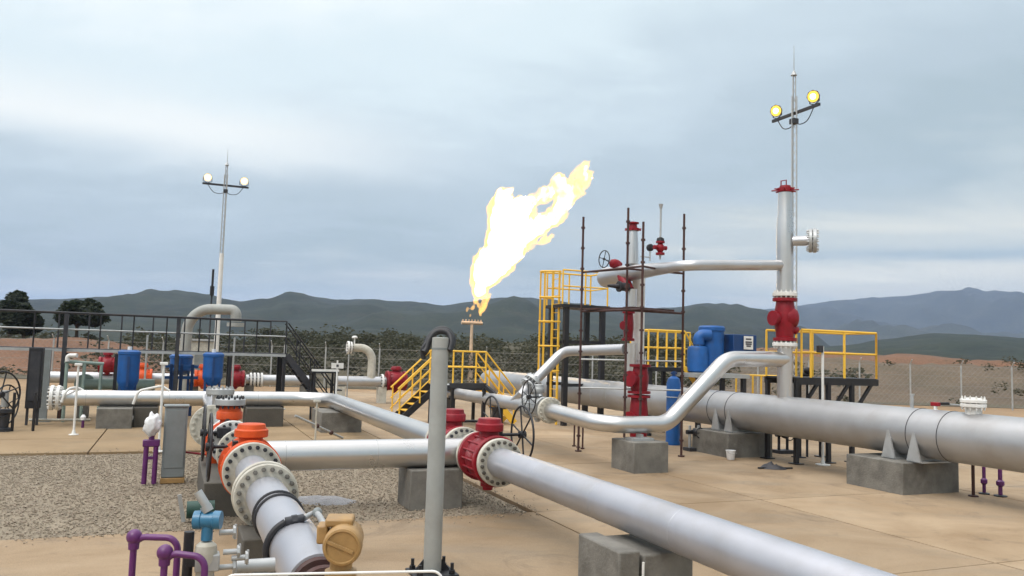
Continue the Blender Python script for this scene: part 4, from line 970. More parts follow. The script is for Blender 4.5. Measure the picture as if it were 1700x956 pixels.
# ---- flare
FY = 60.0; fb = D(780, 640, FY); fb.z = 0; ft = D(780, 536, FY).z
t = T('flare_stack', 'thin orange tinted flare stack with a T shaped burner under the flame', 'flare stack', fb)
MB().lathe(fb, ZX, [(0, .2), (ft - 1.6, .12), (ft, .11)], 16).build('pole', 'flarepole', t)
h_ = MB().cyl(fb + ZX * ft - AX * .82, fb + ZX * ft + AX * .82, .13, n=14)
h_.build('burner_bar', 'flarepole', t)
bt = MB()
for k in range(7): q = fb + ZX * ft + AX * (-.72 + k * .24); bt.cyl(q, q + ZX * .26, .05, n=8)
bt.build('burner_tips', 'flarepole', t)

def flame():
    sp = F / FY      # pixels per metre at the flame
    blobs = []       # (px, py, half length px, half width px, lean of the long axis, depth m)
    blobs += [(781, 523, 6, 4, 70, 0), (797, 522, 6, 4, 110, .2), (785, 511, 8, 6, 60, 0), (795, 507, 8, 6, 100, .2), (790, 499, 9, 8, 60, 0)]
    blobs += [(797, 480, 17, 13, 70, 0), (806, 455, 26, 23, 65, .2), (820, 432, 34, 29, 55, -.2), (797, 440, 17, 12, 80, .3), (842, 418, 30, 25, 50, .2), (834, 400, 34, 29, 80, -.3), (838, 368, 36, 27, 75, 0), (836, 341, 24, 17, 70, .2), (856, 392, 30, 26, 40, .2), (862, 350, 26, 20, 45, 0), (880, 383, 26, 15, 40, -.3), (884, 333, 24, 14, 35, .3), (898, 373, 26, 14, 42, .1), (905, 322, 20, 14, 40, 0), (922, 356, 26, 15, 48, 0), (936, 334, 24, 16, 60, .2), (930, 310, 20, 12, 30, 0), (950, 315, 26, 15, 65, 0), (958, 298, 26, 15, 68, .1), (922, 304, 18, 9, 80, 0), (962, 312, 18, 11, 70, .1), (902, 399, 12, 6, 30, 0), (877, 410, 14, 7, 30, .1), (816, 352, 12, 7, 85, 0), (786, 466, 12, 6, 80, 0)]
    blobs += [(776, 513, 9, 5, 75, .1), (801, 512, 10, 5, 60, 0), (806, 498, 10, 5, 50, .2)]
    org = D(788, 518, FY)
    def mesh(name, fn, keep):
        verts = []; fs = []
        for px, py, a, b, ang, dy in blobs:
            a, b = fn(px, py, a, b)
            if b < keep: continue
            c = D(px, py, FY + dy); c0 = math.cos(R_(ang)); s0 = math.sin(R_(ang)); o = len(verts); n, m = 18, 12; A, B = a / sp, b / sp
            for i in range(m + 1):
                th = PI * i / m
                for k in range(n):
                    ph = 2 * PI * k / n; x = -math.cos(th) * A; y = math.sin(th) * math.cos(ph) * B; z = math.sin(th) * math.sin(ph) * B * (.9 if px < 870 else .6)
                    verts.append((c.x + x * c0 - y * s0, c.y + z, c.z + x * s0 + y * c0))
            for i in range(m):
                for k in range(n): fs.append((o + i * n + k, o + i * n + (k + 1) % n, o + (i + 1) * n + (k + 1) % n, o + (i + 1) * n + k))
        me = bpy.data.meshes.new(name); me.from_pydata([Vector(v) - org for v in verts], [], fs); me.update()
        o = bpy.data.objects.new(name, me); COL.objects.link(o)
        rm = o.modifiers.new('remesh', 'REMESH'); rm.mode = 'VOXEL'; rm.voxel_size = .09
        dg = bpy.context.evaluated_depsgraph_get(); me2 = bpy.data.meshes.new_from_object(o.evaluated_get(dg)); o.modifiers.clear(); o.data = me2; me2.name = name; me2.materials.clear()
        fl = Vector((.62, 0, .78)); sd = Vector((.78, 0, -.62)); ns = [v.normal.copy() for v in me2.vertices]
        for v, n in zip(me2.vertices, ns):
            p = v.co; q = Vector((p.dot(sd) * .9, p.y * .9, p.dot(fl) * .42)); hgt = min(1, max(.12, p.dot(fl) / 3))
            d = .62 * noise.noise(q * .8) + .50 * abs(noise.noise(q * 1.9 + Vector((3, 1, 2)))) + .46 * noise.noise(q * 3.8) + .32 * noise.noise(q * 8)
            v.co = p + (n * .55 + fl * .55) * (d * hgt * .95 - .02)
        return o
    def gas(name, col, k, f0, f1, g0, g1, low, soot):
        m = bpy.data.materials.new(name); m.use_nodes = True; nt = m.node_tree; nt.nodes.remove(nt.nodes['Principled BSDF']); L = nt.links.new
        e = nn(nt, 'ShaderNodeEmission'); e.inputs['Color'].default_value = (*col, 1)
        tc = nn(nt, 'ShaderNodeTexCoord'); mp = nn(nt, 'ShaderNodeMapping'); mp.inputs['Rotation'].default_value = (0, R_(38), 0); mp.inputs['Scale'].default_value = (.62, .62, .30); L(tc.outputs['Object'], mp.inputs['Vector'])
        n1 = nn(nt, 'ShaderNodeTexNoise', Scale=1.6, Detail=5., Roughness=.62, Distortion=.9); L(mp.outputs[0], n1.inputs['Vector'])
        sx = nn(nt, 'ShaderNodeSeparateXYZ'); L(tc.outputs['Object'], sx.inputs[0])
        gr = nn(nt, 'ShaderNodeMapRange'); gr.inputs['From Min'].default_value = 2.2; gr.inputs['From Max'].default_value = 7.0; gr.inputs['To Min'].default_value = g0; gr.inputs['To Max'].default_value = g1; L(sx.outputs[0], gr.inputs['Value'])
        ad = nt.nodes.new('ShaderNodeMath'); ad.operation = 'ADD'; L(n1.outputs['Fac'], ad.inputs[0]); L(gr.outputs[0], ad.inputs[1])
        r1 = nn(nt, 'ShaderNodeMapRange'); r1.interpolation_type = 'SMOOTHSTEP'; r1.inputs['From Min'].default_value = f0; r1.inputs['From Max'].default_value = f1; r1.inputs['To Min'].default_value = low; r1.inputs['To Max'].default_value = k; L(ad.outputs[0], r1.inputs['Value'])
        L(r1.outputs[0], e.inputs['Strength'])
        ab = nn(nt, 'ShaderNodeVolumeAbsorption'); ab.inputs['Color'].default_value = (0, 0, 0, 1)      # soot in the burning gas
        dn = nt.nodes.new('ShaderNodeMath'); dn.operation = 'MULTIPLY'; L(r1.outputs[0], dn.inputs[0]); dn.inputs[1].default_value = soot; L(dn.outputs[0], ab.inputs['Density'])
        sh = nn(nt, 'ShaderNodeAddShader'); L(e.outputs[0], sh.inputs[0]); L(ab.outputs[0], sh.inputs[1]); L(sh.outputs[0], nt.nodes['Material Output'].inputs['Volume']); return m
    o = mesh('flame', lambda px, py, a, b: (a * .7, b * .6) if (px < 800 and py > 490) else (a * 1.04, b * 1.06), 0)
    o.location = org; tag(o, 'huge white hot flame with ragged yellow edges streaming up right from the flare burner', 'flame')
    o.data.materials.append(gas('burning_gas', (1.0, .53, .13), 4.6, .32, .62, .08, .0, .9, .4))
    c = mesh('flame_core', lambda px, py, a, b: (a - 3.5, b - 3.2 if py < 488 else 0), 4.5); c.parent = o
    c.data.materials.append(gas('white_hot_gas', (1.0, .80, .50), 12.0, .37, .62, .15, -.13, .0, .02))
    return o
FLAME_K = 3.6
flame()
# ================================================================== PLINTHS
plinth('left concrete plinth under the long silver pipe beside the leftmost white stand pole', Uat(11.7, 152, .3), Uat(11.7, 152, .3) + .85, 12.9, 14.4, .52, group='plinths under the long silver pipe')
plinth('concrete plinth under the bend of the long silver pipe', -.75, .35, 11.3, 12.9, .54, group='plinths under the long silver pipe')
plinth('dark stained concrete plinth under the long silver pipe right of the orange valves', Uat(13.2, 408, .3), Uat(13.2, 470, .3), 13.1, 14.2, .52, 'concrete_dark', group='plinths under the long silver pipe')
plinth('dark plinth under the long silver pipe behind the thin stand pole', Uat(13.4, 222, .3), Uat(13.4, 262, .3), 13.3, 14.3, .52, 'concrete_dark', group='plinths under the long silver pipe')
plinth('concrete plinth under the crossover pipe, half hidden by the pale grey post', -1.18, -.36, .82, 1.5, .535)
plinth('shade-darkened stained concrete plinth under the orange valves beside the grey cabinet', UL - .5, UL + .28, 1.0, 3.7, .42, 'concrete_dark')  # shadow under the valves is put into this dark concrete colour
p0 = P(1048, 925, .0)
t = plinth('double concrete plinth under the grey transfer pipe, with a gap between its halves', -.66, -.44, -4.3, -3.5, .535)
MB().box(W(-.13, -3.9, .2325), (.54, .8, .525)).build('block', 'concrete', t, bevel=.018)
MB().cyl(W(-.425, -4.33, 0), W(-.425, -4.33, .44), .012, n=8).build('stake', 'white', t)
t = tag(MB().box(W(Uat(11.9, 584, .6), 11.9, .57), (.34, .3, .06)).build('bearing_plate', 'white'), 'small white bearing plate on top of the plinth under the pipe bend', 'plate')

# ================================================================== FOREGROUND THINGS
# pale grey post
pb = P(717, 952, 0); ph = Zat(pb, 560)
t = T('square_post', 'tall pale grey post in the middle foreground with black wrapping at its top', 'post', pb)
MB().lathe(pb + ZX * .03, ZX, [(0, .094), (ph - .06, .088), (ph - .035, .086), (ph - .03, .072)], 20).build('shaft', 'post', t)
MB().lathe(pb + ZX * (ph - .13), ZX, [(0, .091), (.02, .091)], 20).build('band', 'cabinet', t)
wr = MB()
tp = pb + ZX * ph
pts = [tp + Vector((.10, -.02, -.14)), tp + Vector((.115, .03, -.04)), tp + Vector((.08, .08, .045)), tp + Vector((.0, .10, .07)), tp + Vector((-.075, .10, .045)), tp + Vector((-.125, .07, -.03)), tp + Vector((-.15, .03, -.13)), tp + Vector((-.17, .0, -.17))]
wr.tube(smooth_path(pts), .036, 10)
pts2 = [p + Vector((.01 * math.sin(k * 2), .05, .02)) for k, p in enumerate(pts)]
wr.tube(smooth_path(pts2), .038, 10); wr.tube(smooth_path([pts[5], pts[5] + Vector((-.06, -.04, -.1)), pts[5] + Vector((-.05, -.03, -.2))]), .028, 8)
wr.build('wrapping', 'rubber', t)
MB().box(pb + ZX * .012, (.46, .40, .024)).build('base_plate', 'black', t, bevel=.004)
bs = MB()
for s in (-.17, .17):
    for e in (-.14, .14): bs.cyl(pb + AX * s + BX * e + ZX * .02, pb + AX * s + BX * e + ZX * .13, .018, n=8).cyl(pb + AX * s + BX * e + ZX * .024, pb + AX * s + BX * e + ZX * .06, .034, n=6)
bs.build('anchor_bolts', 'black', t)
for s in (-1, 1):
    MB().prism([pb + AX * (s * .09) + ZX * .024, pb + AX * (s * .2) + ZX * .024, pb + AX * (s * .09) + ZX * .15], BX * .02).build('gusset', 'black', t)

# grey cabinet
cb = P(286, 797, 0)
t = T('grey_cabinet', 'slim upright grey metal cabinet on an orange base beside the orange valves', 'cabinet', cb)
MB().box(cb + ZX * .01, (.38, .28, .09)).build('base', 'ochre', t, bevel=.01)
MB().box(cb + ZX * .645, (.36, .27, 1.17)).build('housing', 'cabinet', t, bevel=.015)
MB().box(cb + ZX * 1.24, (.40, .31, .03)).build('lid', 'cabinet', t, bevel=.008)
MB().box(cb + ZX * .70 - BX * .139, (.30, .012, .96)).build('door', 'cabinet', t, bevel=.004)
MB().cyl(cb + AX * .18 + ZX * .46, cb + AX * .6 + ZX * .40, .018, n=8).build('conduit', 'red', t)
# purple vent pipe with a white bag
q = P(247, 801, 0)
t = T('purple_stand', 'purple two legged pipe stand under a white plastic bag, beside the grey cabinet', 'pipe stand', q)
MB().cyl(q - AX * .075 - ZX * .02, q - AX * .07 + ZX * .68, .04, n=12).build('leg', 'purple', t); MB().cyl(q + AX * .075 - ZX * .02, q + AX * .075 + ZX * .68, .04, n=12).build('leg', 'purple', t)
MB().box(q + ZX * .64, (.26, .1, .12)).cyl(q + ZX * .64, q + ZX * .80, .045, n=12).build('crosspiece', 'purple', t, bevel=.02)
MB().box(q + ZX * .40, (.12, .05, .05)).build('tie', 'purple', t)
bg = []; bf = []
n, m = 24, 16
for i in range(m + 1):
    th_ = PI * i / m
    for k in range(n):
        a = 2 * PI * k / n; d = Vector((math.sin(th_) * math.cos(a), math.sin(th_) * math.sin(a), -math.cos(th_)))
        r = 1 + .32 * noise.noise(d * 2.2) + .14 * noise.noise(d * 6); pinch = .45 + .55 * min(1, i / 5)
        bg.append((d.x * .13 * r * pinch, d.y * .12 * r * pinch, d.z * .19 * r))
for i in range(m):
    for k in range(n): bf.append((i * n + k, i * n + (k + 1) % n, (i + 1) * n + (k + 1) % n, (i + 1) * n + k))
me = bpy.data.meshes.new('plastic_bag'); me.from_pydata(bg, [], bf); me.shade_smooth(); me.materials.append(M['plastic'])
o = bpy.data.objects.new('plastic_bag', me); COL.objects.link(o); o.location = q + ZX * .93; tag(o, 'crumpled white plastic bag over the top of the purple pipe stand', 'bag')
# green junction with white strap on the gravel by the dark plinth
q = P(309, 862, 0)
t = T('green_junction', 'small dark green junction pipe with a pale bar, on the gravel below the grey cabinet', 'junction', q)
MB().cyl(q + ZX * .12, q + AX * .34 + ZX * .12, .11, n=18).build('body', 'green', t); MB().beam(q - AX * .03 - ZX * .03, q - AX * .10 + ZX * .32, .03, .05).build('bar', 'galv', t)

# purple pipes in the foreground
def pur(label, pts, balls, Y, rad=.020):
    ps = [D(x, y, Y) for x, y in pts]; t = T('purple_pipe', label, 'purple pipe', Vector((ps[0].x, ps[0].y, 0)), 'purple pipes at the bottom left')
    g0 = Vector((ps[0].x, ps[0].y, -.01)); g1 = Vector((ps[-1].x, ps[-1].y, -.01))
    MB().tube(bend([g0] + ps[:1] + ps[1:] + [g1], .075, 8), rad, 16).build('tube', 'purple', t)
    for b in balls:
        c = D(b[0], b[1], Y); MB().ball(c, .047, 20, 12).lathe(c - ZX * .075, ZX, [(0, rad), (.0, .031), (.05, .034)], 16).build('elbow', 'purple', t)
pur('taller purple pipe loop with a ball elbow at its left corner, nearest the left edge', [(223, 891), (296, 893), ], [(223, 891)], 5.1)
pur('lower purple pipe loop with a ball elbow, between the taller loop and the blue transmitter', [(274, 917), (341, 925)], [(274, 917)], 4.85)

# blue transmitter on a black stand pipe
q = D(345, 863, 5.0); g = Vector((q.x, q.y, 0))
t = T('pressure_transmitter', 'teal blue instrument head on a grey manifold and dark pipe stand, foreground left', 'transmitter', g)
fx = (AX * .95 - BX * .3).normalized()
MB().lathe(q, fx, [(-.08, .042), (-.08, .054), (-.038, .056), (-.034, .049), (.034, .049), (.038, .056), (.08, .054), (.08, .042)], 32).build('head', 'teal', t)
MB().cyl(q - ZX * .03, q - ZX * .12, .034, n=18).build('neck', 'teal', t)
MB().cyl(q + ZX * .05, q + ZX * .085 - fx * .02, .034, n=14).cyl(q + ZX * .08 - fx * .01, q + ZX * .17 - fx * .07, .026, n=12).build('cable_entry', 'galv', t)
MB().lathe(q - ZX * .13, -ZX, [(0, .035), (.02, .06), (.09, .07), (.15, .055), (.22, .05), (.24, .03)], 20).build('sensor_body', 'cream', t)
MB().box(q - ZX * .25 + AX * .01, (.14, .11, .10)).build('manifold', 'galv', t, bevel=.008)
k_ = MB()
for i, (dx, dz) in enumerate(((.12, -.08), (.15, -.2), (.13, -.29), (.2, -.24))):
    c = q + AX * dx + ZX * dz; k_.cyl(c - AX * .05, c + AX * .03, .017, n=10).cyl(c + AX * .03, c + AX * .045, .04, n=8).cyl(c + AX * .045 - ZX * .045, c + AX * .045 + ZX * .045, .008, n=6)
k_.build('manifold_valves', 'galv', t)
MB().cyl(q - AX * .10 + BX * .03 - ZX * (q.z + .01), q - AX * .10 + BX * .03 - ZX * .07, .03, n=16).box(q - AX * .03 - ZX * .24, (.16, .05, .06)).build('stand_pipe', 'black', t)
MB().tube(smooth_path([q - ZX * .3 + AX * .04, q - ZX * .45 + AX * .06, q - ZX * .7 + AX * .16, q - ZX * 1.0 + AX * .18, Vector((q.x, q.y, .02)) + AX * .2]), .014, 8).tube(smooth_path([q - ZX * .3 - AX * .02, q - ZX * .6 - AX * .02, Vector((q.x, q.y, .02))]), .012, 8).build('impulse_lines', 'galv', t)
q2p = q + AX * .34 - ZX * .36 + BX * .25
t = T('tubing_bracket', 'grey tube and bracket beside the teal transmitter, under the grey meter pipe', 'bracket', Vector((q2p.x, q2p.y, 0)))
MB().cyl(q2p - AX * .16, q2p + AX * .1, .045, n=16).build('tube', 'galv', t); MB().box(Vector((q2p.x, q2p.y, q2p.z / 2 - .03)), (.09, .06, q2p.z)).build('upright', 'cabinet', t)

# ochre transmitter head
q = oc; g = Vector((q.x, q.y, 0)); fd = (Vector((.1, -1, 0)) - ZX * .06).normalized(); sd = fd.cross(ZX).normalized()
t = T('ochre_transmitter', 'ochre round faced instrument housing in the foreground at the end of the grey pipe', 'transmitter', g)
MB().lathe(q + fd * .02 + sd * -.01, fd, [(-.13, .085), (-.12, .098), (.0, .10), (.012, .104), (.07, .104), (.085, .096), (.088, .085), (.078, .08), (.078, .02)], 40).build('housing', 'ochre', t)
e1 = sd; MB().box(q + fd * .102, (.15, .012, .02), ((e1 * .92 + ZX * .38).normalized(), fd, (ZX * .92 - e1 * .38).normalized())).build('face_bar', 'ochre', t, bevel=.003)
MB().box(q + ZX * .10 - fd * .05 - sd * -.02, (.15, .13, .045), (sd, fd, ZX)).build('terminal_cover', 'ochre', t, bevel=.012)
MB().box(q - sd * -.11 + ZX * .03 - fd * .06, (.06, .1, .1), (sd, fd, ZX)).build('side_boss', 'ochre', t, bevel=.01)
MB().lathe(q - ZX * .09, -ZX, [(0, .06), (.05, .06), (.06, .085), (.10, .085), (.11, .05), (.2, .05)], 24).build('neck', 'ochre', t)
MB().cyl(q - ZX * .28, Vector((q.x, q.y, -.01)), .03, n=14).build('stand_pipe', 'black', t)
sv = MB()
for a_ in (.17, .25): c = q - ZX * .22 + sd * -a_ * -1; sv.cyl(c - ZX * .04, c + ZX * .05, .028, n=10)
sv.cyl(q - ZX * .22, q - ZX * .22 + sd * .27, .018, n=10); sv.build('side_valve', 'black', t)
# thin pale tube along the bottom edge
a_, b_ = D(372, 955, 3.9), D(735, 948, 4.0)
t = T('sensing_tube', 'thin pale tube running level along the bottom edge below the ochre transmitter', 'tube', Vector((a_.x, a_.y, 0)))
MB().tube(bend([Vector((a_.x, a_.y, 0)), a_, b_, Vector((b_.x, b_.y, 0))], .05, 5), .0065, 8).build('tube', 'white', t)

# white stand poles
def stand_pole(label, px, pyb, pyt, r=.026, foot=True, m='white'):
    g = P(px, pyb, 0); z = Zat(g, pyt); t = T('stand_pole', label, 'pole', g, 'thin white poles')
    MB().cyl(g - ZX * .005, g + ZX * z, r, n=10).build('pole', m, t)
    if foot:
        MB().lathe(g, ZX, [(0, .11), (.02, .11), (.03, .05), (.12, .03)], 12).build('foot', m, t)
    MB().box(g + ZX * (z + .03), (.16, .1, .06)).build('head', m, t, bevel=.01)
stand_pole('white pole with a splayed foot in front of the long silver pipe at far left', 122, 722, 607)
stand_pole('thin white pole rising in front of the long silver pipe above the purple stand', 263, 750, 606)
stand_pole('cream thin pole under the bend of the long silver pipe, by the slanting brace', 523, 736, 668, .022, False, 'cream')
def tall_pole(label, px, pyt, v, r=.035, pyb=None, m='galv'):
    u = Uat(v, px, 1.5); g = W(u, v, 0); t = T('upright_pole', label, 'pole', g, 'thin uprights in the rear row')
    MB().cyl(g - ZX * .02, g + ZX * Zat(g, pyt), r, n=8).build('pole', m, t); MB().box(g + ZX * .015, (.2, .2, .03)).build('foot', m, t)
tall_pole('thin pale upright just right of the left blue vessel', 242, 556, 20)
tall_pole('thin pale upright right of the light mast foot, behind the walkway rail', 387, 560, 20)
tall_pole('pale upright behind the top of the walkway stairs', 472, 572, 19.5, .05)
tall_pole('thin pale upright in front of the white gooseneck', 578, 588, 20, .025)
q = D(560, 607, 24); g = Vector((q.x, q.y, 0)); t = T('marker_sign', 'small white sign plate with a dark mark on a thin post, left of the gooseneck', 'sign', g)
MB().cyl(g - ZX * .02, g + ZX * (q.z + .16), .025, n=8).build('post', 'white', t); s_ = MB().box(q - BX * .03, (.36, .012, .16)).build('plate', 'white', t); MB().box(q - BX * .039, (.07, .006, .07)).build('print', 'ink', s_)
# slanting brace between poles
a_, b_ = P(490, 690, .62), P(569, 727, .02)
t = T('slanting_brace', 'thin grey slanting brace bar with dark clamps under the long silver pipe', 'brace', Vector((b_.x, b_.y, 0)))
MB().cyl(a_, b_, .03, n=10).build('bar', 'galv', t)
for k in (.45, .75): MB().ball(a_.lerp(b_, k), .06, 10, 6).build('clamp', 'rust', t)
# pipes lying low at left
t = T('low_tube', 'pale tube lying low on blocks behind the leftmost white pole', 'tube', P(100, 702, 0))
MB().cyl(P(48, 697, .12), P(150, 697, .12), .035, n=10).build('tube', 'cream', t)
for px in (60, 140): q = P(px, 699, 0); MB().box(q + ZX * .035, (.1, .14, .09)).build('block', 'dark', t)
t = T('low_tube', 'grey tube lying low between the left plinth and the dark plinth', 'tube', P(240, 702, 0))
MB().cyl(P(198, 696, .14), P(258, 698, .14), .035, n=10).build('tube', 'galv', t)
for px in (204, 252): q = P(px, 699, 0); MB().box(q + ZX * .045, (.1, .14, .11)).build('block', 'dark', t)
# small tubing loop over the header pipe
for pa, pb_, lab in (((103, 652), (128, 652), 'small white tube arched over the left end of the long silver pipe'), ((222, 655), (268, 650), 'longer pale tube arched over the long silver pipe left of the valves')):
    a_, b_ = D(*pa, 21.2), D(*pb_, 21.6); t = T('arched_tube', lab, 'tube', a_)
    MB().tube(bend([a_ - ZX * .25, a_ + ZX * .1 + AX * .1, b_ + ZX * .15, b_ + ZX * .02 + AX * .2], .2, 6), .035, 10).build('tube', 'white', t)
# brown stub legs under the header pipe
for px, lab in ((98, 'left dark stub post under the silver pipe end'), (65, 'dark stub post left of the silver pipe end, below the switch panel')):
    q = P(px, 699, 0); t = T('stub_post', lab, 'post', q, 'dark stub posts at left'); MB().cyl(q - ZX * .01, q + ZX * .62, .04, n=8).build('post', 'rust', t); MB().box(q + ZX * .012, (.2, .2, .024)).build('foot', 'rust', t)

# left edge wheels and machinery
t = T('edge_valve', 'dark valve with two big black handwheels cut by the left edge of the photo', 'valve', P(5, 712, 0))
q = P(4, 716, 0)
MB().lathe(q + ZX * .0, ZX, [(0, .2), (.08, .2), (.1, .12), (.4, .14), (.46, .2), (.54, .2)], 26).build('body', 'dark', t)
handwheel(t, D(1, 655, q.y - .3), AX * .8 - BX * .6, .56, 'black', D(-14, 662, q.y)); handwheel(t, D(10, 672, q.y + .6), AX * .9 - BX * .4, .5, 'black', D(-8, 676, q.y + .6))
MB().cyl(q + ZX * .6, q + ZX * 1.0, .08, n=12).build('yoke', 'galv', t)
for k in (-.2, .25): MB().cyl(q + AX * (.4 + k) - ZX * .01, q + AX * (.4 + k) + ZX * .95, .035, n=8).build('stay', 'black', t)

# things under and beside the wide pipe at right
q = P(1213, 763, 0); t = T('plastic_bucket', 'small white bucket on the slab against the plinth with saddle plates', 'bucket', q)
MB().lathe(q, ZX, [(0, .075), (.015, .085), (.20, .105), (.20, .115), (.215, .115), (.215, .10), (.19, .095), (.02, .07)], 24).build('pail', 'plastic', t)
MB().tube([q + ZX * .2 + AX * .11, q + ZX * .15 + AX * .10 - BX * .08, q + ZX * .13 - BX * .12, q + ZX * .15 - AX * .10 - BX * .08, q + ZX * .2 - AX * .11], .004, 6).build('bail', 'galv', t)
q = P(1283, 778, 0); t = T('rag_heap', 'dark crumpled rag and stick lying on the slab below the wide pipe', 'rag', q)
vs = []; fs = []; nr, na = 8, 20
vs.append((0, 0, .12))
for i in range(1, nr + 1):
    for k in range(na):
        a = 2 * PI * k / na; tt = i / nr; rr = tt * (1 + .35 * noise.noise((math.cos(a), math.sin(a), 3)))
        x, y = math.cos(a) * rr * .30, math.sin(a) * rr * .16; vs.append((x, y, max(0.003, .12 * (1 - tt ** 1.5) * (1 + 1.2 * noise.noise((x * 12, y * 12, 1))))))
for k in range(na): fs.append((0, 1 + k, 1 + (k + 1) % na))
for i in range(nr - 1):
    for k in range(na): a0 = 1 + i * na; fs.append((a0 + k, a0 + na + k, a0 + na + (k + 1) % na, a0 + (k + 1) % na))
me = bpy.data.meshes.new('cloth'); me.from_pydata(vs, [], fs); me.shade_smooth(); me.materials.append(M['dark']); o = bpy.data.objects.new('cloth', me); COL.objects.link(o); o.parent = t
MB().cyl(q - AX * .35 + ZX * .02 + BX * .05, q + AX * .42 + ZX * .02 - BX * .12, .018, n=8).build('stick', 'black', t)
def under(label, px, pyb, pyt, r, m, name='drain_pipe', cat='drain pipe', group=None, blob=False):
    g = P(px, pyb, 0); z = Zat(g, pyt); t = T(name, label, cat, g, group)
    MB().cyl(g - ZX * .005, g + ZX * z, r, n=10).build('pipe', m, t)
    MB().lathe(g, ZX, [(0, r * 3.0), (.02, r * 3.0), (.03, r * 1.2)], 12).build('foot', m if not blob else 'dark', t)
    if blob: MB().lathe(g + ZX * z * .30, ZX, [(0, r), (.03, r * 1.9), (.09, r * 1.9), (.12, r)], 10).build('coupling', m, t)
under('brown thin leg under the wide pipe right of the big plinth', 1616, 824, 765, .028, 'rust')
under('left one of the two purple legs under the wide pipe at right', 1634, 820, 768, .030, 'purple', blob=True, group='purple legs under the wide pipe')
under('right one of the two purple legs under the wide pipe, with a thick coupling', 1661, 824, 770, .036, 'purple', blob=True, group='purple legs under the wide pipe')
g = P(1366, 772, 0); t = T('lamp_pole', 'slim white pole with a dark box at its top in front of the right platform', 'pole', g); z = Zat(g, 575)
MB().cyl(g - ZX * .005, g + ZX * z, .03, n=10).build('pole', 'white', t); MB().lathe(g, ZX, [(0, .16), (.02, .16), (.03, .05), (.12, .032)], 14).build('foot', 'white', t)
MB().box(g + ZX * (z - .06) - AX * .08, (.12, .1, .16)).build('box', 'dark', t, bevel=.01)
# dark small valves and posts between plinth and platform under the wide pipe
for px, pyb, lab in ((1300, 752, 'dark drain valve assembly under the wide pipe left of the platform legs'), (1152, 748, 'dark drain valve assembly between the blue cylinder and the saddle plinth')):
    g = P(px, pyb, 0); t = T('drain_valve', lab, 'valve', g, 'drain valves under the wide pipe')
    for s in (-.13, .13): MB().cyl(g + AX * s - ZX * .005, g + AX * s + ZX * .62, .035, n=10).build('upright', 'galv' if px < 1200 else 'dark', t)
    MB().cyl(g - AX * .22 + ZX * .46, g + AX * .24 + ZX * .46, .055, n=12).lathe(g + ZX * .46 - BX * .02, -BX, [(0, .09), (.1, .1), (.14, .07)], 14).build('body', 'black', t)
    MB().ring(g + ZX * .46 - BX * .25, BX, .12, .014, 24, 6).cyl(g + ZX * .46 - BX * .1, g + ZX * .46 - BX * .25, .014, n=6).cyl(g + ZX * .46 - BX * .25 - AX * .12, g + ZX * .46 - BX * .25 + AX * .12, .01, n=6).build('handwheel', 'black', t)
    MB().box(g + ZX * .04, (.45, .3, .08)).build('base', 'dark', t)
g = P(1340, 758, 0); t = T('valve_stand', 'black small valve on a post at the left end of the right platform', 'valve', g); z = Zat(g, 615)
MB().cyl(g - ZX * .005, g + ZX * z, .03, n=8).build('post', 'dark', t); MB().ball(g + ZX * z, .09, 12, 8).cyl(g + ZX * (z - .1) - AX * .16, g + ZX * (z - .1) + AX * .16, .04, n=10).build('body', 'black', t)

# ================================================================== AIR, SKY, LIGHT
hz = bpy.data.meshes.new('haze'); hs = 4250.0
b0 = MB(); b0.box((0, hs - 250, 179), (2 * hs, 2 * hs, 360.2), (Vector((1, 0, 0)), Vector((0, 1, 0)), ZX))
hm = bpy.data.materials.new('pale_air'); hm.use_nodes = True; nt = hm.node_tree; nt.nodes.remove(nt.nodes['Principled BSDF'])
pv_ = nn(nt, 'ShaderNodeVolumePrincipled'); pv_.inputs['Color'].default_value = (.45, .58, .85, 1); pv_.inputs['Density'].default_value = HAZE; pv_.inputs['Anisotropy'].default_value = .1
nt.links.new(pv_.outputs[0], nt.nodes['Material Output'].inputs['Volume'])
ho = b0.build('haze', hm, smooth=False); structure(ho, 'stuff')

w = bpy.data.worlds.new('World'); S.world = w; w.use_nodes = True; nt = w.node_tree; L = nt.links.new; bgn = nt.nodes['Background']
SUN_EL, SUN_AZ = R_(52), R_(-150)      # azimuth clockwise from +Y: light comes from behind and left
sky = nn(nt, 'ShaderNodeTexSky'); sky.sky_type = 'NISHITA'; sky.sun_disc = False; sky.sun_elevation = SUN_EL; sky.sun_rotation = SUN_AZ; sky.air_density = 1.2; sky.dust_density = 2.0
tc = nn(nt, 'ShaderNodeTexCoord'); sx = nn(nt, 'ShaderNodeSeparateXYZ'); L(tc.outputs['Generated'], sx.inputs[0])
def mth(op, a, b=None, c=None, clamp=False):
    n = nt.nodes.new('ShaderNodeMath'); n.operation = op; n.use_clamp = clamp
    for i, q in enumerate((a, b, c)):
        if q is None: continue
        if isinstance(q, (int, float)): n.inputs[i].default_value = q
        else: L(q, n.inputs[i])
    return n.outputs[0]
X_, Y_, Z_ = sx.outputs[0], sx.outputs[1], sx.outputs[2]
zc_ = mth('MAXIMUM', Z_, 0.0)
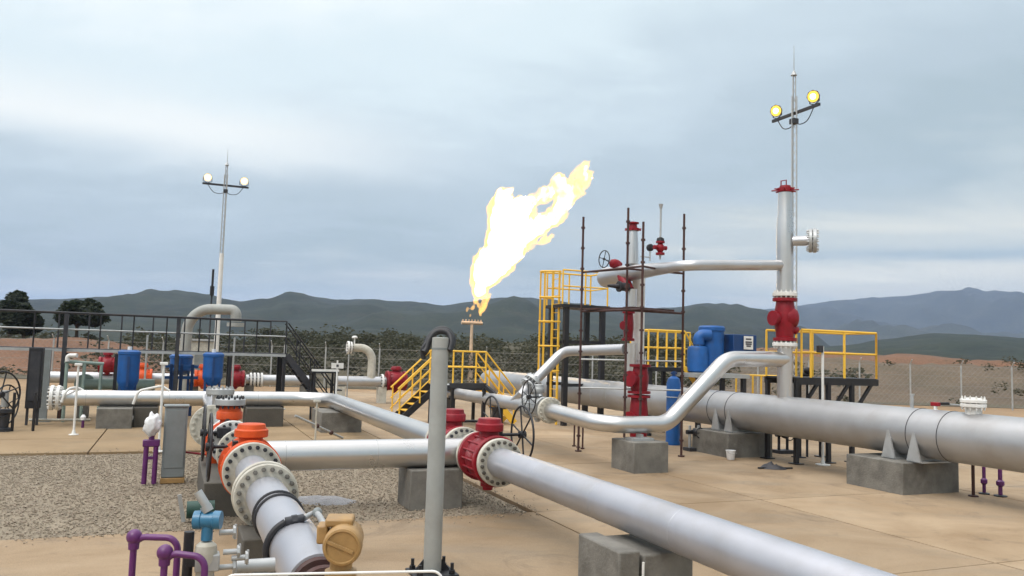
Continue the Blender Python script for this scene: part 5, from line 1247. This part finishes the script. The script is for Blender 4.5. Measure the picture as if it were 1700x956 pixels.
# cloud deck: project the view direction on a flat layer
den = mth('ADD', zc_, .10)
cx = mth('DIVIDE', X_, den); cy = mth('DIVIDE', Y_, den)
cmb = nn(nt, 'ShaderNodeCombineXYZ'); L(cx, cmb.inputs[0]); L(cy, cmb.inputs[1])
def cl(scale, detail, off, dist=.4, sc=(1, 1, 1), rough=.55):
    mp = nn(nt, 'ShaderNodeMapping'); mp.inputs['Location'].default_value = off; mp.inputs['Scale'].default_value = sc; mp.inputs['Rotation'].default_value = (0, 0, R_(12)); L(cmb.outputs[0], mp.inputs['Vector'])
    n = nn(nt, 'ShaderNodeTexNoise', Scale=scale, Detail=detail, Roughness=rough, Distortion=dist); L(mp.outputs[0], n.inputs['Vector']); return n.outputs['Fac']
n_fine = cl(3.6, 6, (2.2, 5.1, 0), .8, (1, 1.8, 1), .6); n_big = cl(.55, 5, (3.1, 1.7, 0)); n_mid = cl(1.3, 6, (7.7, 2.2, 0), .5, (1, 1.4, 1)); n_low = cl(.8, 7, (1.3, 9.1, 0), .3, (.6, 1.6, 1), .62)
# broad brightness: bright high up and to the left, grey blue low down
rt = mth('DIVIDE', X_, mth('MAXIMUM', Y_, .05))
up_ = mth('MULTIPLY', zc_, 1.0)
base = nn(nt, 'ShaderNodeValToRGB'); base.color_ramp.interpolation = 'EASE'
els = base.color_ramp.elements; els[0].position = 0.0; els[0].color = (.74, .77, .74, 1); els[1].position = 1.0; els[1].color = (3.4, 3.4, 3.4, 1)
for p_, c in ((.06, (.57, .66, .68)), (.125, (.465, .57, .615)), (.20, (.535, .64, .70)), (.28, (.64, .75, .81)), (.37, (.80, .92, .96)), (.52, (1.05, 1.1, 1.1)), (.75, (1.45, 1.46, 1.47))):
    e = els.new(p_); e.color = (*c, 1)
lift = mth('MULTIPLY_ADD', rt, -.34, 0.0)                                   # brighter to the left
lift = mth('MAXIMUM', mth('MINIMUM', lift, .15), -.21)
fac = mth('ADD', mth('ADD', up_, mth('MULTIPLY', lift, mth('MULTIPLY', zc_, 2.2, None, True))), mth('MULTIPLY', mth('SUBTRACT', n_big, .5), .34))
fac = mth('ADD', fac, mth('MULTIPLY', mth('SUBTRACT', n_mid, .5), .15)); fac = mth('ADD', fac, mth('MULTIPLY', mth('SUBTRACT', n_fine, .5), .055)); L(fac, base.inputs['Fac'])
def streak(zc0, slope, wid, x0, x1, soft=.12):
    """a long soft cloud band: rises or falls slowly along the azimuth"""
    d = mth('SUBTRACT', Z_, mth('MULTIPLY_ADD', rt, slope, zc0)); d = mth('ADD', d, mth('MULTIPLY', mth('SUBTRACT', n_mid, .5), wid * 1.6))
    g_ = mth('POWER', 2.718, mth('MULTIPLY', mth('POWER', mth('DIVIDE', d, wid), 2.0), -1.0))
    m1 = nn(nt, 'ShaderNodeMapRange'); m1.interpolation_type = 'SMOOTHSTEP'; m1.inputs['From Min'].default_value = x0 - soft; m1.inputs['From Max'].default_value = x0 + soft; L(rt, m1.inputs['Value'])
    m2 = nn(nt, 'ShaderNodeMapRange'); m2.interpolation_type = 'SMOOTHSTEP'; m2.inputs['From Min'].default_value = x1 + soft; m2.inputs['From Max'].default_value = x1 - soft; L(rt, m2.inputs['Value'])
    return mth('MULTIPLY', mth('MULTIPLY', g_, m1.outputs[0]), m2.outputs[0])
def over(colr, fac_, c, amt):
    mx = nn(nt, 'ShaderNodeMix', data_type='RGBA'); L(mth('MULTIPLY', fac_, amt, None, True), mx.inputs[0]); L(colr, mx.inputs[6]); mx.inputs[7].default_value = (*c, 1); return mx.outputs[2]
c = base.outputs[0]
c = over(c, streak(.232, -.03, .034, -.85, -.20, .2), (1.0, 1.04, 1.02), 1.0)
low = nn(nt, 'ShaderNodeMapRange'); low.interpolation_type = 'SMOOTHSTEP'; low.inputs['From Min'].default_value = .44; low.inputs['From Max'].default_value = .66; L(n_low, low.inputs['Value'])
c = over(c, mth('MULTIPLY', streak(.148, -.01, .034, .12, 1.4, .2), mth('MULTIPLY_ADD', low.outputs[0], .6, .5)), (.84, .86, .79), .95)
c = over(c, mth('MULTIPLY', streak(.098, .01, .016, .28, 1.4, .2), mth('MULTIPLY_ADD', low.outputs[0], .5, .5)), (1.0, 1.0, .90), 1.0)
c = over(c, mth('MULTIPLY', streak(.122, .00, .008, .30, 1.3, .2), mth('SUBTRACT', 1.0, low.outputs[0])), (.36, .50, .60), .7)
c = over(c, mth('MULTIPLY', streak(.085, .01, .010, -.22, -.09, .04), low.outputs[0]), (.80, .82, .80), .8)
sc_ = nn(nt, 'ShaderNodeVectorMath', operation='SCALE'); L(c, sc_.inputs[0]); sc_.inputs['Scale'].default_value = SKY_K
mixs = nn(nt, 'ShaderNodeMix', data_type='RGBA'); mixs.inputs[0].default_value = .94; L(sky.outputs[0], mixs.inputs[6]); L(sc_.outputs[0], mixs.inputs[7])
L(mixs.outputs[2], bgn.inputs['Color']); bgn.inputs['Strength'].default_value = .1

sl = bpy.data.lights.new('sun', 'SUN'); sl.energy = 1.0; sl.angle = R_(25); sl.color = (1, .955, .89)
so = bpy.data.objects.new('sun', sl); COL.objects.link(so)
sd_ = Vector((math.sin(SUN_AZ) * math.cos(SUN_EL), math.cos(SUN_AZ) * math.cos(SUN_EL), math.sin(SUN_EL)))
so.rotation_euler = (-sd_).to_track_quat('-Z', 'Y').to_euler()

S.render.engine = 'CYCLES'; C = S.cycles
C.use_denoising = True; C.max_bounces = 6; C.diffuse_bounces = 3; C.glossy_bounces = 3; C.volume_bounces = 1; C.transparent_max_bounces = 8
C.volume_step_rate = .12; C.volume_max_steps = 256; C.sample_clamp_indirect = 4.0; C.use_adaptive_sampling = True; C.adaptive_threshold = .02
S.view_settings.view_transform = 'Standard'; S.view_settings.look = 'None'; S.view_settings.exposure = EXPO; S.view_settings.gamma = 1; S.view_settings.use_curve_mapping = False
